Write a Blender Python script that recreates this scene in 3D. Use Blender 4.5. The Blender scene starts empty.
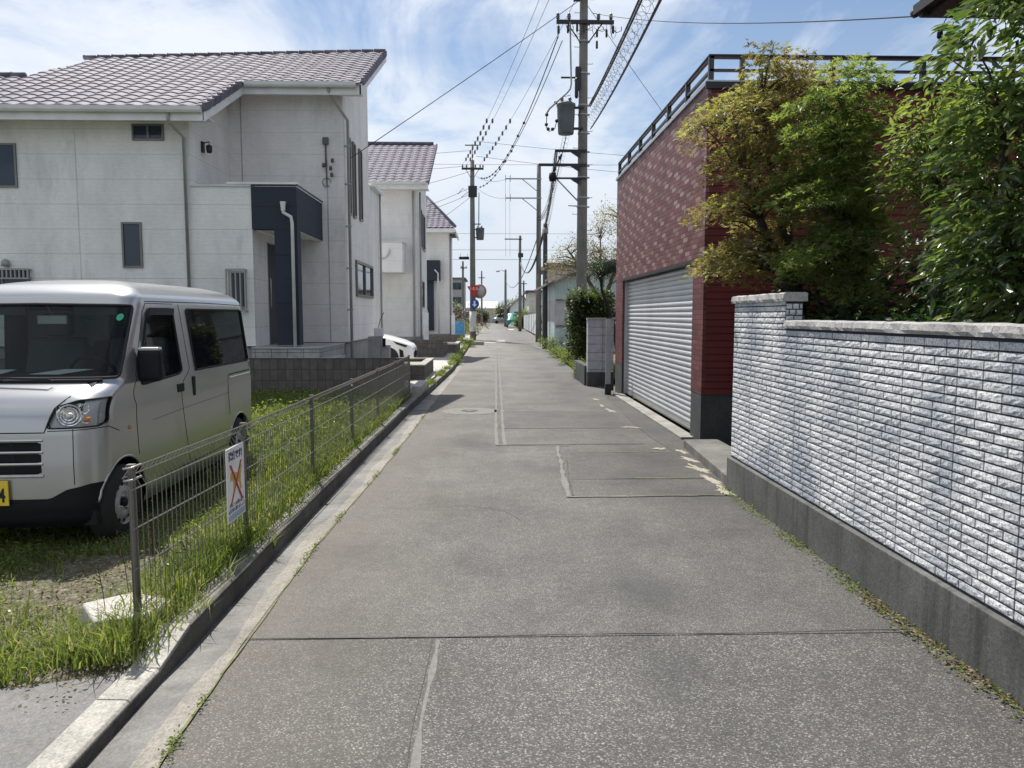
import bpy, math, random
import numpy as np
from mathutils import Vector, Matrix, noise
random.seed(7); rng = np.random.default_rng(11)
PI = math.pi; R = math.radians
SC = bpy.context.scene; COL = SC.collection

# ------------------------------------------------------------------ helpers
class MB:
    """collects shapes, builds ONE mesh object"""
    def __init__(s): s.v = []; s.f = []; s.m = []; s.sm = []; s.mi = 0; s.smooth = False
    def add(s, vs, fs):
        o = len(s.v); s.v += [tuple(p) for p in vs]
        for f in fs: s.f.append(tuple(i + o for i in f)); s.m.append(s.mi); s.sm.append(s.smooth)
    def box(s, a, b):
        x0, y0, z0 = a; x1, y1, z1 = b
        s.add([(x0,y0,z0),(x1,y0,z0),(x1,y1,z0),(x0,y1,z0),(x0,y0,z1),(x1,y0,z1),(x1,y1,z1),(x0,y1,z1)],
              [(0,3,2,1),(4,5,6,7),(0,1,5,4),(1,2,6,5),(2,3,7,6),(3,0,4,7)])
        return s
    def quad(s, *p): s.add(p, [tuple(range(len(p)))]); return s
    def prism(s, poly, axis, a, b):
        """poly in the two other axes (in x,y,z order), extruded a..b along axis"""
        def P(u, w, t):
            return {'x': (t,u,w), 'y': (u,t,w), 'z': (u,w,t)}[axis]
        n = len(poly)
        vs = [P(u,w,a) for u,w in poly] + [P(u,w,b) for u,w in poly]
        fs = [tuple(range(n))[::-1], tuple(range(n, 2*n))] + [(i,(i+1)%n,n+(i+1)%n,n+i) for i in range(n)]
        s.add(vs, fs); return s
    def tube(s, pts, r, n=6, cap=True):
        pts = [Vector(p) for p in pts]; k = len(pts)
        rs = r if isinstance(r, (list, tuple)) else [r]*k
        vs = []; up = None
        for i, p in enumerate(pts):
            t = (pts[min(i+1,k-1)] - pts[max(i-1,0)]).normalized()
            if up is None:
                up = Vector((0,0,1)) if abs(t.z) < .9 else Vector((1,0,0))
            a = t.cross(up).normalized(); b = a.cross(t).normalized(); up = b
            for j in range(n):
                q = 2*PI*j/n; vs.append(p + rs[i]*(math.cos(q)*a + math.sin(q)*b))
        fs = [(i*n+j, i*n+(j+1)%n, (i+1)*n+(j+1)%n, (i+1)*n+j) for i in range(k-1) for j in range(n)]
        if cap: fs += [tuple(range(n))[::-1], tuple(range((k-1)*n, k*n))]
        sm = s.smooth; s.smooth = n > 5; s.add(vs, fs); s.smooth = sm; return s
    def lathe(s, prof, c, axis='z', n=20, smooth=True, caps=True):
        """prof: (radius, height along axis)"""
        vs = []; k = len(prof)
        for r, h in prof:
            for j in range(n):
                q = 2*PI*j/n; u, w = r*math.cos(q), r*math.sin(q)
                d = {'z': (u,w,h), 'x': (h,u,w), 'y': (u,h,w)}[axis]
                vs.append((c[0]+d[0], c[1]+d[1], c[2]+d[2]))
        fs = [(i*n+j, i*n+(j+1)%n, (i+1)*n+(j+1)%n, (i+1)*n+j) for i in range(k-1) for j in range(n)]
        if caps and prof[0][0] > 1e-4: fs.append(tuple(range(n))[::-1])
        if caps and prof[-1][0] > 1e-4: fs.append(tuple(range((k-1)*n, k*n)))
        sm = s.smooth; s.smooth = smooth; s.add(vs, fs); s.smooth = sm; return s
    def blob(s, c, r, n=10, m=7, j=.12):
        vs = []
        for a in range(m+1):
            th = PI*a/m
            for b in range(n):
                ph = 2*PI*b/n; k = 1 + random.uniform(-j, j)
                vs.append((c[0]+r[0]*k*math.sin(th)*math.cos(ph), c[1]+r[1]*k*math.sin(th)*math.sin(ph), c[2]+r[2]*math.cos(th)))
        s.add(vs, [(a*n+b, (a+1)*n+b, (a+1)*n+(b+1)%n, a*n+(b+1)%n) for a in range(m) for b in range(n)]); return s
    def build(s, name, mats, parent=None, bevel=0, loc=None):
        me = bpy.data.meshes.new(name); me.from_pydata(s.v, [], s.f)
        for m in (mats if isinstance(mats, (list, tuple)) else [mats]): me.materials.append(m)
        me.polygons.foreach_set('material_index', s.m)
        me.polygons.foreach_set('use_smooth', s.sm); me.update()
        return link(name, me, parent, bevel, loc)
def link(name, me, parent=None, bevel=0, loc=None):
    o = bpy.data.objects.new(name, me); COL.objects.link(o)
    if parent: o.parent = parent
    if loc: o.location = loc
    if bevel:
        b = o.modifiers.new('bevel', 'BEVEL'); b.width = bevel; b.segments = 2; b.limit_method = 'ANGLE'
    return o
def tag(o, label, cat, group=None, kind=None):
    if label: o['label'] = label
    if cat: o['category'] = cat
    if group: o['group'] = group
    if kind: o['kind'] = kind
    return o
def thing(name, label, cat, loc=(0,0,0), rz=0, group=None):
    o = bpy.data.objects.new(name, None); COL.objects.link(o); o.location = loc; o.rotation_euler = (0,0,rz)
    o.empty_display_size = .2
    return tag(o, label, cat, group)
def struct(o): o['kind'] = 'structure'; return o
def copy_tree(o, parent=None):
    c = o.copy(); COL.objects.link(c); c.parent = parent
    for ch in [x for x in bpy.data.objects if x.parent == o]: copy_tree(ch, c)
    return c
def npmesh(name, V, F, mat, parent=None, rnd=None, smooth=False):
    """V (n,3), F (m,k) uniform faces; rnd per vertex attribute"""
    me = bpy.data.meshes.new(name); n, (m, k) = len(V), F.shape
    me.vertices.add(n); me.vertices.foreach_set('co', V.astype(np.float32).ravel())
    me.loops.add(m*k); me.loops.foreach_set('vertex_index', F.astype(np.int32).ravel())
    me.polygons.add(m); me.polygons.foreach_set('loop_start', np.arange(0, m*k, k, dtype=np.int32))
    me.polygons.foreach_set('loop_total', np.full(m, k, dtype=np.int32))
    me.polygons.foreach_set('use_smooth', np.full(m, smooth))
    if rnd is not None:
        a = me.attributes.new('rnd', 'FLOAT', 'POINT'); a.data.foreach_set('value', rnd.astype(np.float32))
    me.update(calc_edges=True); me.materials.append(mat)
    return link(name, me, parent)

# ------------------------------------------------------------------ materials
MATS = {}
class NT:
    def __init__(s, name):
        s.m = bpy.data.materials.new(name); s.m.use_nodes = True; s.t = s.m.node_tree; s.n = s.t.nodes
        s.b = s.n['Principled BSDF']; s.out = s.n['Material Output']
        s.geo = s.n.new('ShaderNodeNewGeometry')
    def nd(s, t, **k):
        x = s.n.new('ShaderNode' + t)
        for a, b in k.items(): setattr(x, a, b)
        return x
    def ln(s, a, b): s.t.links.new(a, b)
    def pos(s, scale=(1,1,1)):
        m = s.nd('Mapping'); s.ln(s.geo.outputs['Position'], m.inputs[0]); m.inputs['Scale'].default_value = scale
        return m.outputs[0]
    def noise(s, sc, det=4, rough=.55, vec=None, scale=(1,1,1)):
        x = s.nd('TexNoise'); x.inputs['Scale'].default_value = sc; x.inputs['Detail'].default_value = det
        x.inputs['Roughness'].default_value = rough
        s.ln(vec or s.pos(scale), x.inputs['Vector']); return x.outputs['Fac']
    def vor(s, sc, feat='F1', out='Distance', scale=(1,1,1)):
        x = s.nd('TexVoronoi', feature=feat); x.inputs['Scale'].default_value = sc
        s.ln(s.pos(scale), x.inputs['Vector']); return x.outputs[out]
    def ramp(s, fac, stops):
        r = s.nd('ValToRGB'); e = r.color_ramp.elements
        while len(e) < len(stops): e.new(.5)
        for i, (p, c) in enumerate(stops):
            e[i].position = p; e[i].color = (c, c, c, 1) if isinstance(c, (int, float)) else (*c, 1)
        s.ln(fac, r.inputs[0]); return r.outputs[0]
    def mix(s, a, b, fac, mode='MIX'):
        x = s.nd('Mix', data_type='RGBA', blend_type=mode)
        for sock, v in ((x.inputs[0], fac), (x.inputs[6], a), (x.inputs[7], b)):
            if hasattr(v, 'is_linked') or hasattr(v, 'links'): s.ln(v, sock)
            elif isinstance(v, (int, float)): sock.default_value = v if sock == x.inputs[0] else (v, v, v, 1)
            else: sock.default_value = (*v, 1)
        return x.outputs[2]
    def math(s, op, a, b=0.):
        x = s.nd('Math', operation=op)
        for i, v in enumerate((a, b)):
            if hasattr(v, 'links'): s.ln(v, x.inputs[i])
            else: x.inputs[i].default_value = v
        return x.outputs[0]
    def col(s, c):
        if hasattr(c, 'links'): s.ln(c, s.b.inputs['Base Color'])
        else: s.b.inputs['Base Color'].default_value = (*c, 1)
    def bump(s, h, strength=.3, dist=.01):
        b = s.nd('Bump'); b.inputs['Strength'].default_value = strength; b.inputs['Distance'].default_value = dist
        s.ln(h, b.inputs['Height']); s.ln(b.outputs[0], s.b.inputs['Normal'])
    def set(s, rough=.6, metal=0, **k):
        if hasattr(rough, 'links'): s.ln(rough, s.b.inputs['Roughness'])
        else: s.b.inputs['Roughness'].default_value = rough
        s.b.inputs['Metallic'].default_value = metal
        for a, b in k.items(): s.b.inputs[a.replace('_', ' ')].default_value = b
def mat(name, c, rough=.6, metal=0, var=.12, vs=3., bump=0, bs=40, **k):
    """plain paint or plastic with a little procedural unevenness"""
    if name in MATS: return MATS[name]
    t = NT(name); f = t.noise(vs, 5)
    t.col(t.mix(tuple(x*(1-var) for x in c), tuple(min(1, x*(1+var)) for x in c), t.ramp(f, [(.3, 0.), (.7, 1.)])))
    t.set(rough, metal, **k)
    if bump: t.bump(t.noise(bs, 4), bump, .004)
    MATS[name] = t.m; return t.m

def asphalt(name, base, scale, speck, tan=.0, dark=0.):
    t = NT(name)
    v = t.nd('TexVoronoi'); v.inputs['Scale'].default_value = scale; t.ln(t.pos(), v.inputs['Vector'])
    sep = t.nd('SeparateColor'); t.ln(v.outputs['Color'], sep.inputs[0])
    sp = t.ramp(sep.outputs[0], [(0, base*.38), (.5, base*.85), (.78, base*1.3), (.92, base*speck), (1, base*speck*1.6)])
    big = t.noise(.9, 6, .6); mid = t.noise(7, 5, .6); fine = t.noise(scale*.45, 3, .7)
    c = t.mix(sp, (base*1.08, base*1.0, base*.90), t.ramp(fine, [(.35, .0), (.75, .6)])); c = t.mix(c, (1.02, 1.0, .955), 1., 'MULTIPLY')
    c = t.mix(c, t.ramp(big, [(.3, .58), (.46, .92), (.58, 1.08), (.72, 1.32)]), 1., 'MULTIPLY')
    c = t.mix(c, t.ramp(mid, [(.3, .86), (.7, 1.14)]), 1., 'MULTIPLY')
    # tyre tracks / damp blotches
    blot = t.noise(1.6, 3, .5, scale=(1, .45, 1)); c = t.mix(c, (base*.5,)*3, t.ramp(blot, [(.54, 0.), (.70, .55)]))
    wear = t.noise(5, 7, .75, scale=(1, .5, 1)); c = t.mix(c, (base*1.9, base*1.82, base*1.7), t.ramp(wear, [(.60, 0.), (.70, .35)]))
    # tan dirt washed to the left edge and to the right edge
    xs = t.nd('SeparateXYZ'); t.ln(t.geo.outputs['Position'], xs.inputs[0])
    wob = t.math('ADD', xs.outputs[0], t.math('MULTIPLY', t.noise(1.3, 4), .9))
    le = t.nd('MapRange'); t.ln(wob, le.inputs[0]); le.inputs[1].default_value = -1.0; le.inputs[2].default_value = .35
    le.inputs[3].default_value = .75; le.inputs[4].default_value = 0
    c = t.mix(c, (base*1.75, base*1.50, base*1.18), t.math('MULTIPLY', le.outputs[0], t.ramp(t.noise(14, 5, .7), [(.25, .45), (.7, 1.)])))
    c = t.mix(c, (base*.96, base*.97, base*1.0), .1)
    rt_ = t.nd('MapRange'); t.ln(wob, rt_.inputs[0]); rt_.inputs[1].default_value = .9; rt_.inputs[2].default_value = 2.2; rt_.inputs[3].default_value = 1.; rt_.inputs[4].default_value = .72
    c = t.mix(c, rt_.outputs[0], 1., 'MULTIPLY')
    far_sheen = t.nd('MapRange'); t.ln(xs.outputs[1], far_sheen.inputs[0]); far_sheen.inputs[1].default_value = 11; far_sheen.inputs[2].default_value = 32; far_sheen.inputs[3].default_value = 1; far_sheen.inputs[4].default_value = 1.42  # paler with distance: grazing reflection of the far road painted into the colour
    c = t.mix(c, far_sheen.outputs[0], 1., 'MULTIPLY')
    t.col(c); t.set(.82)
    t.bump(t.mix(v.outputs['Distance'], t.noise(scale*.3, 5), .35), .9, .004)
    MATS[name] = t.m; return t.m
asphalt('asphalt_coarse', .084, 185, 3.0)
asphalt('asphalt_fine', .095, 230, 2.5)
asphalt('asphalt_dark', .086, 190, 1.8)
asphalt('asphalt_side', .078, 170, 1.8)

def concrete(name, c, var=.25, streak=.0, rough=.85, spk=120, bump=.35):
    t = NT(name)
    a = t.noise(2.2, 7, .62); b = t.noise(28, 6, .65)
    col = t.mix(tuple(x*(1-var) for x in c), tuple(x*(1+var) for x in c), t.ramp(a, [(.32, 0.), (.68, 1.)]))
    col = t.mix(col, t.ramp(b, [(.3, .82), (.7, 1.15)]), 1., 'MULTIPLY')
    if streak:
        s_ = t.noise(3.2, 7, .7, scale=(2.2, 2.2, .16))
        col = t.mix(col, tuple(x*.32 for x in c), t.ramp(s_, [(.5, 0.), (.66, streak)]))
        s2 = t.noise(5, 6, .7, scale=(1.6, 1.6, .3))
        col = t.mix(col, tuple(min(1, x*1.9) for x in c), t.ramp(s2, [(.62, 0.), (.75, streak*.55)]))
    sp = t.nd('TexVoronoi'); sp.inputs['Scale'].default_value = spk; t.ln(t.pos(), sp.inputs['Vector'])
    sc = t.nd('SeparateColor'); t.ln(sp.outputs['Color'], sc.inputs[0])
    col = t.mix(col, t.ramp(sc.outputs[1], [(0, .78), (.5, 1.), (1, 1.2)]), 1., 'MULTIPLY')
    t.col(col); t.set(rough); t.bump(t.noise(60, 6, .7), bump, .006)
    MATS[name] = t.m; return t.m
concrete('kerb_concrete', (.34, .325, .29), .22, .25)
concrete('gutter_concrete', (.22, .203, .175), .25, 0)
concrete('kerb_old', (.185, .175, .15), .35, .4)
concrete('kerb_face_shade', (.075, .073, .066), .45, .3)  # near-black: shade of the kerb front put into the colour, with staining
concrete('wall_base_concrete', (.10, .10, .097), .30, .75)
concrete('step_concrete', (.13, .128, .12), .35, .4)
concrete('sill_concrete', (.24, .235, .215), .3, .2)
concrete('stone_block', (.38, .36, .33), .2, .1)
concrete('foundation', (.30, .30, .30), .15, .3)
concrete('pole_concrete', (.17, .165, .155), .16, .35)
concrete('dark_base', (.055, .06, .062), .4, .5)
concrete('pier_block', (.30, .30, .30), .15, .2)
concrete('light_concrete', (.42, .40, .37), .15, .1)
concrete('driveway_surface', (.155, .152, .148), .12, 0, spk=160)

def soil():
    t = NT('soil')
    a = t.noise(1.2, 6, .6); b = t.noise(26, 7, .75)
    c = t.mix((.11, .092, .065), (.075, .08, .04), t.ramp(a, [(.4, 0.), (.6, 1.)]))
    c = t.mix(c, (.34, .295, .22), t.ramp(b, [(.50, 0.), (.64, .85)]))
    t.col(c); t.set(.95); t.bump(b, .8, .02); MATS['soil'] = t.m
soil()
def farground():
    t = NT('far_ground'); a = t.noise(.25, 6, .6)
    t.col(t.mix((.20, .19, .17), (.10, .12, .06), t.ramp(a, [(.4, 0.), (.6, 1.)]))); t.set(.95); MATS['far_ground'] = t.m
farground()

def siding(name, c, pitch=.455):
    """cement siding: faint horizontal board joints, wavy texture, grey algae streaks"""
    t = NT(name)
    xs = t.nd('SeparateXYZ'); t.ln(t.geo.outputs['Position'], xs.inputs[0])
    zz = t.math('FRACT', t.math('DIVIDE', xs.outputs[2], pitch))
    joint = t.ramp(zz, [(0, 1.), (.012, 1.), (.03, 0.), (1, 0.)])
    zf = t.math('FRACT', t.math('DIVIDE', xs.outputs[2], pitch/6))
    fine = t.ramp(zf, [(0, 1.), (.10, .6), (.25, 0.), (1, 0.)])
    n1 = t.noise(1.1, 7, .66, scale=(1, 1, .45)); n2 = t.noise(9, 6, .7, scale=(1, 1, 3.2))
    n3 = t.noise(3.1, 7, .75, scale=(1.6, 1.6, .35))
    col = t.mix(tuple(x*.86 for x in c), tuple(x*1.05 for x in c), t.ramp(n1, [(.32, 0.), (.6, 1.)]))
    col = t.mix(col, t.ramp(n2, [(.3, .90), (.7, 1.06)]), 1., 'MULTIPLY')
    n4 = t.noise(.8, 5, .6); col = t.mix(col, (c[0]*.50, c[1]*.53, c[2]*.55), t.math('MULTIPLY', t.ramp(n3, [(.46, 0.), (.70, .62)]), t.ramp(n4, [(.46, .08), (.64, .8)])))
    col = t.mix(col, tuple(x*.55 for x in c), t.math('MULTIPLY', joint, .55))
    col = t.mix(col, tuple(x*.8 for x in c), t.math('MULTIPLY', fine, .22))
    t.col(col); t.set(.75)
    t.bump(t.math('SUBTRACT', t.noise(14, 5, .7, scale=(1, 1, 5)), t.math('ADD', joint, t.math('MULTIPLY', fine, .4))), .35, .008)
    MATS[name] = t.m; return t.m
siding('siding_ivory', (.74, .745, .73)); siding('siding_warm', (.70, .69, .675)); siding('siding_side', (.78, .775, .765))
siding('siding_navy', (.016, .024, .042), .9)

def garage_tile():
    t = NT('red_facade_tile')
    xs = t.nd('SeparateXYZ'); t.ln(t.geo.outputs['Position'], xs.inputs[0])
    cb = t.nd('CombineXYZ'); t.ln(xs.outputs[1], cb.inputs[0]); t.ln(xs.outputs[2], cb.inputs[1])
    row = t.math('FLOOR', t.math('DIVIDE', xs.outputs[2], .064)); half = t.math('MULTIPLY', t.math('MODULO', row, 2.), .5)
    colm = t.math('FLOOR', t.math('ADD', t.math('DIVIDE', xs.outputs[1], .235), half))
    ci = t.nd('CombineXYZ'); t.ln(colm, ci.inputs[0]); t.ln(row, ci.inputs[1]); wn_ = t.nd('TexWhiteNoise', noise_dimensions='2D'); t.ln(ci.outputs[0], wn_.inputs['Vector'])
    fy_ = t.math('FRACT', t.math('ADD', t.math('DIVIDE', xs.outputs[1], .235), half)); fz_ = t.math('FRACT', t.math('DIVIDE', xs.outputs[2], .064))
    mort = t.math('MAXIMUM', t.ramp(fy_, [(0, 1.), (.028, 1.), (.045, 0.), (1, 0.)]), t.ramp(fz_, [(0, 1.), (.10, 1.), (.16, 0.), (1, 0.)]))
    dark_ = t.ramp(wn_.outputs['Value'], [(0, (.105,.026,.028)), (.5, (.15,.040,.042)), (1, (.175,.055,.055))]); lite = t.ramp(wn_.outputs['Value'], [(0, (.19,.095,.092)), (.6, (.27,.165,.158)), (1, (.34,.225,.215))])
    diag = t.math('LESS_THAN', t.math('MODULO', t.math('ADD', colm, t.math('MULTIPLY', row, 2.)), 3.), .5)
    on = t.math('MULTIPLY', diag, t.math('LESS_THAN', wn_.outputs['Value'], .93))
    on = t.math('MULTIPLY', on, t.math('GREATER_THAN', xs.outputs[2], 2.30))
    body = t.mix(dark_, lite, on)
    body = t.mix(body, t.ramp(t.noise(4, 5), [(.3, .85), (.7, 1.12)]), 1., 'MULTIPLY')
    c = t.mix(body, (.045, .018, .018), mort); c = t.mix(c, t.ramp(t.noise(2.4, 6, .7, scale=(1, 1, .3)), [(.35, .78), (.65, 1.12)]), 1., 'MULTIPLY')
    t.col(c); t.set(.5)
    t.bump(t.math('SUBTRACT', t.math('MULTIPLY', t.noise(40, 4), .25), mort), .6, .006)
    MATS['red_facade_tile'] = t.m
    t = NT('red_side_siding')
    xs = t.nd('SeparateXYZ'); t.ln(t.geo.outputs['Position'], xs.inputs[0])
    zz = t.math('FRACT', t.math('DIVIDE', xs.outputs[2], .085))
    j = t.ramp(zz, [(0, 1.), (.10, 1.), (.22, 0.), (1, 0.)])
    c = t.mix((.125, .019, .022), (.165, .026, .029), t.ramp(t.noise(2.5, 6), [(.3, 0.), (.7, 1.)]))
    c = t.mix(c, (.035, .008, .010), t.math('MULTIPLY', j, .75)); t.col(c); t.set(.55)
    t.bump(t.math('SUBTRACT', 1., j), .8, .01); MATS['red_side_siding'] = t.m
garage_tile()
def rooftile():
    t = NT('roof_tile')
    v = t.nd('TexNoise'); v.inputs['Scale'].default_value = 3.1; t.ln(t.pos((1.0, 1.0, 0)), v.inputs['Vector'])
    c = t.ramp(v.outputs['Fac'], [(.3, (.095,.088,.118)), (.5, (.135,.124,.160)), (.7, (.185,.172,.208))])
    t.col(c); t.set(.6, 0, Specular_IOR_Level=.06); t.bump(t.noise(25, 4), .08, .004); MATS['roof_tile'] = t.m
rooftile()
def rough_tile():
    t = NT('split_face_tile')
    a = t.nd('Attribute'); a.attribute_name = 'rnd'
    c = t.ramp(a.outputs['Fac'], [(0, (.58,.60,.625)), (.5, (.68,.695,.71)), (1, (.77,.775,.78))])
    n = t.noise(1.3, 5, .6, scale=(1, 1, .9)); c = t.mix(c, (.29,.33,.395), t.ramp(n, [(.45, 0.), (.62, .8)]))
    n = t.noise(70, 6, .75); c = t.mix(c, t.ramp(n, [(.38, .42), (.54, 1.10)]), 1., 'MULTIPLY')
    t.col(c); t.set(.85); t.bump(t.noise(120, 6, .8), .9, .006); MATS['split_face_tile'] = t.m
rough_tile()
mat('mortar_dark', (.03,.032,.04), .9, bump=.4)
concrete('coping_granite', (.33, .325, .32), .2, .15, bump=.8)
mat('van_paint', (.43,.435,.435), .28, .66, .02, 1.5, Coat_Weight=.6, Coat_Roughness=.06)
mat('white_paint', (.80,.80,.79), .3, 0, .03, Coat_Weight=.6, Coat_Roughness=.05)
mat('black_plastic', (.008,.009,.011), .6, 0, .2, Specular_IOR_Level=.25)
mat('matt_black', (.006,.006,.007), .8)
mat('rubber', (.02,.02,.021), .8, 0, .2, 8, bump=.2)
mat('steel_rim', (.42,.42,.43), .42, .25, .1, 20)
mat('lamp_silver', (.72,.74,.76), .25, .2, .1, 60)
mat('chrome', (.8,.8,.82), .08, 1., .02)
mat('seat_fabric', (.10,.105,.115), .9, 0, .2)
mat('paper', (.75,.78,.74), .8)
mat('sticker_green', (.05,.42,.22), .4)
mat('plate_yellow', (.75,.55,.04), .45)
mat('ink', (.012,.012,.014), .6)
mat('fence_metal', (.14,.132,.118), .42, .75, .12, 20)
mat('fence_wire', (.22,.21,.19), .45, .5, .12, 20)
mat('dark_metal', (.03,.031,.033), .45, .5)
mat('rail_metal', (.055,.058,.06), .4, .6)
mat('cap_metal', (.42,.45,.48), .35, .7)
mat('alu', (.42,.42,.41), .38, .75)
mat('grey_green_metal', (.20,.22,.20), .5, .5)
mat('galv', (.30,.31,.31), .5, .7)
mat('insulator', (.10,.085,.075), .3)
mat('insulator_white', (.6,.6,.58), .3)
mat('transformer_grey', (.085,.10,.11), .5, .1)
mat('cable', (.022,.022,.025), .6)
mat('cable_grey', (.08,.085,.09), .6)
mat('pvc_light', (.55,.56,.54), .5)
mat('pvc_grey', (.30,.30,.29), .5)
mat('trim_white', (.66,.67,.67), .5)
mat('window_frame', (.16,.155,.145), .4, .5)
mat('window_frame_pale', (.36,.36,.35), .4, .5)
mat('door_navy', (.012,.017,.028), .4)
mat('red_sign', (.55,.02,.03), .45); mat('blue_sign', (.01,.07,.35), .45); mat('white_sign', (.8,.8,.8), .45)
mat('blue_ink', (.03,.07,.16), .6); mat('cross_red', (.42,.015,.03), .6); mat('dog_yellow', (.55,.36,.08), .6); mat('sky_blue_ink', (.33,.47,.6), .6)
mat('orange_rim', (.42,.22,.14), .5)
mat('bark', (.045,.036,.028), .9, 0, .35, 14, bump=.6, bs=60)
mat('bark_dark', (.022,.02,.017), .9, 0, .3, 14, bump=.6, bs=60)
mat('bark_pale', (.13,.105,.085), .9, 0, .3, 14, bump=.6, bs=60)
mat('teal_panel', (.40,.49,.49), .6, 0, .25, 1.2); mat('grey_panel', (.40,.41,.42), .7, 0, .15)
mat('brown_roof', (.16,.135,.12), .7); mat('pink_wall', (.42,.36,.33), .8)
mat('white_panel', (.66,.68,.68), .6, 0, .15); mat('blue_sheet', (.05,.22,.42), .6, 0, .35, 5)
mat('cream_wall', (.58,.55,.50), .8); mat('dark_roof', (.07,.07,.075), .6); mat('grey_wall', (.36,.36,.36), .8)
mat('terracotta', (.35,.18,.13), .7); mat('car_green', (.03,.20,.16), .3, .2); mat('car_dark', (.03,.032,.036), .3, .3); mat('car_silver', (.5,.5,.51), .3, .5)
mat('amber', (.6,.2,.03), .2); mat('soffit', (.78,.76,.72), .7); mat('eave_dark', (.03,.026,.024), .5)
mat('cement_spill', (.30,.272,.22), .9, 0, .25, 30, bump=.6, bs=90)
mat('seam_dark', (.075,.073,.068), .95, 0, .3, 20); mat('seam_light', (.165,.16,.15), .9, 0, .2, 30); mat('seam_moss', (.15,.155,.07), .95, 0, .35, 20)
mat('faded_white', (.150,.146,.136), .85, 0, .2, 14)
mat('road_paint', (.40,.39,.37), .8, 0, .15, 20)
mat('gravel', (.34,.31,.26), .95, 0, .45, 40, bump=.9, bs=70)
mat('porch_tile', (.36,.355,.345), .6, 0, .15, 3)

def shutter_mat():
    t = NT('shutter_metal'); n = t.noise(2, 5, scale=(1, 1, .3))
    t.col(t.mix((.50,.515,.53), (.62,.63,.64), t.ramp(n, [(.3, 0.), (.7, 1.)]))); t.set(.40, .4); MATS['shutter'] = t.m
shutter_mat()
def glass_mat(name, tint, trans, rough=.02):
    t = NT(name); tr = t.nd('BsdfTransparent'); tr.inputs[0].default_value = (*tint, 1)
    t.b.inputs['Base Color'].default_value = (.012,.015,.018, 1); t.set(rough, 0, Specular_IOR_Level=.6)
    mx = t.nd('MixShader'); mx.inputs[0].default_value = trans
    t.ln(t.b.outputs[0], mx.inputs[1]); t.ln(tr.outputs[0], mx.inputs[2]); t.ln(mx.outputs[0], t.out.inputs[0])
    MATS[name] = t.m
glass_mat('windscreen_glass', (.70,.80,.78), .72); glass_mat('privacy_glass', (.14,.16,.16), .3)
glass_mat('house_glass', (.2,.25,.28), .12, .03); glass_mat('lens_glass', (.95,.95,.95), .72)
def brickgrey(name, c, w, h, mort, ax='xz', mcol=(.04,.04,.04)):
    t = NT(name); xs = t.nd('SeparateXYZ'); t.ln(t.geo.outputs['Position'], xs.inputs[0])
    cb = t.nd('CombineXYZ'); t.ln(t.math('ADD', xs.outputs[0], xs.outputs[1]), cb.inputs[0]); t.ln(xs.outputs[2], cb.inputs[1])
    b = t.nd('TexBrick'); t.ln(cb.outputs[0], b.inputs['Vector']); b.offset = 0 if ax == 'grid' else .5
    b.inputs['Scale'].default_value = 1; b.inputs['Brick Width'].default_value = w; b.inputs['Row Height'].default_value = h
    b.inputs['Mortar Size'].default_value = mort
    b.inputs['Color1'].default_value = (*[x*.85 for x in c], 1); b.inputs['Color2'].default_value = (*[x*1.15 for x in c], 1)
    b.inputs['Mortar'].default_value = (*mcol, 1)
    col = t.mix(b.outputs['Color'], t.ramp(t.noise(9, 6), [(.3, .8), (.7, 1.15)]), 1., 'MULTIPLY')
    t.col(col); t.set(.85); t.bump(t.math('SUBTRACT', t.math('MULTIPLY', t.noise(50, 4), .4), b.outputs['Fac']), .5, .006)
    MATS[name] = t.m
brickgrey('brown_block', (.115,.098,.092), .145, .20, .004, 'grid', (.03,.027,.026))
brickgrey('pale_block', (.36,.385,.42), .39, .19, .006, 'grid', (.16,.16,.16))
brickgrey('porch_riser', (.33,.33,.325), .30, .15, .005, 'grid', (.08,.08,.08))

def leaf_mat(name, stops, trans=.4, rough=.45, spec=.5):
    t = NT(name); a = t.nd('Attribute'); a.attribute_name = 'rnd'
    c = t.ramp(a.outputs['Fac'], stops); t.col(c); t.set(rough, 0, Specular_IOR_Level=spec)
    tl = t.nd('BsdfTranslucent'); g = t.mix(c, (1.0, 1.0, .62), 1., 'MULTIPLY')
    hs = t.nd('HueSaturation'); hs.inputs['Value'].default_value = 2.5; t.ln(g, hs.inputs['Color']); t.ln(hs.outputs[0], tl.inputs[0])
    mx = t.nd('MixShader'); mx.inputs[0].default_value = trans
    t.ln(t.b.outputs[0], mx.inputs[1]); t.ln(tl.outputs[0], mx.inputs[2]); t.ln(mx.outputs[0], t.out.inputs[0])
    MATS[name] = t.m
leaf_mat('leaf_bronze', [(0,(.075,.058,.032)), (.4,(.125,.098,.048)), (.7,(.16,.155,.055)), (1,(.24,.26,.085))], .5)
leaf_mat('leaf_green', [(0,(.045,.070,.022)), (.5,(.09,.125,.035)), (1,(.18,.215,.065))], .52)
leaf_mat('leaf_glossy', [(0,(.022,.042,.016)), (.45,(.048,.082,.024)), (.8,(.12,.16,.045)), (1,(.20,.23,.07))], .42, .27, .8)
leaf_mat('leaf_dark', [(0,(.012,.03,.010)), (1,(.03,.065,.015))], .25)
leaf_mat('leaf_hedge', [(0,(.02,.034,.016)), (.5,(.05,.072,.028)), (1,(.15,.18,.08))], .35, .5)
leaf_mat('leaf_pale', [(0,(.07,.08,.03)), (.5,(.15,.14,.06)), (.8,(.20,.15,.10)), (1,(.30,.22,.16))], .35)
leaf_mat('leaf_bright', [(0,(.065,.10,.025)), (1,(.18,.215,.065))], .38, .8, .15)
leaf_mat('leaf_red', [(0,(.05,.025,.02)), (1,(.10,.05,.03))], .3)
leaf_mat('leaf_far', [(0,(.05,.075,.03)), (1,(.12,.15,.07))], .3)
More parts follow.
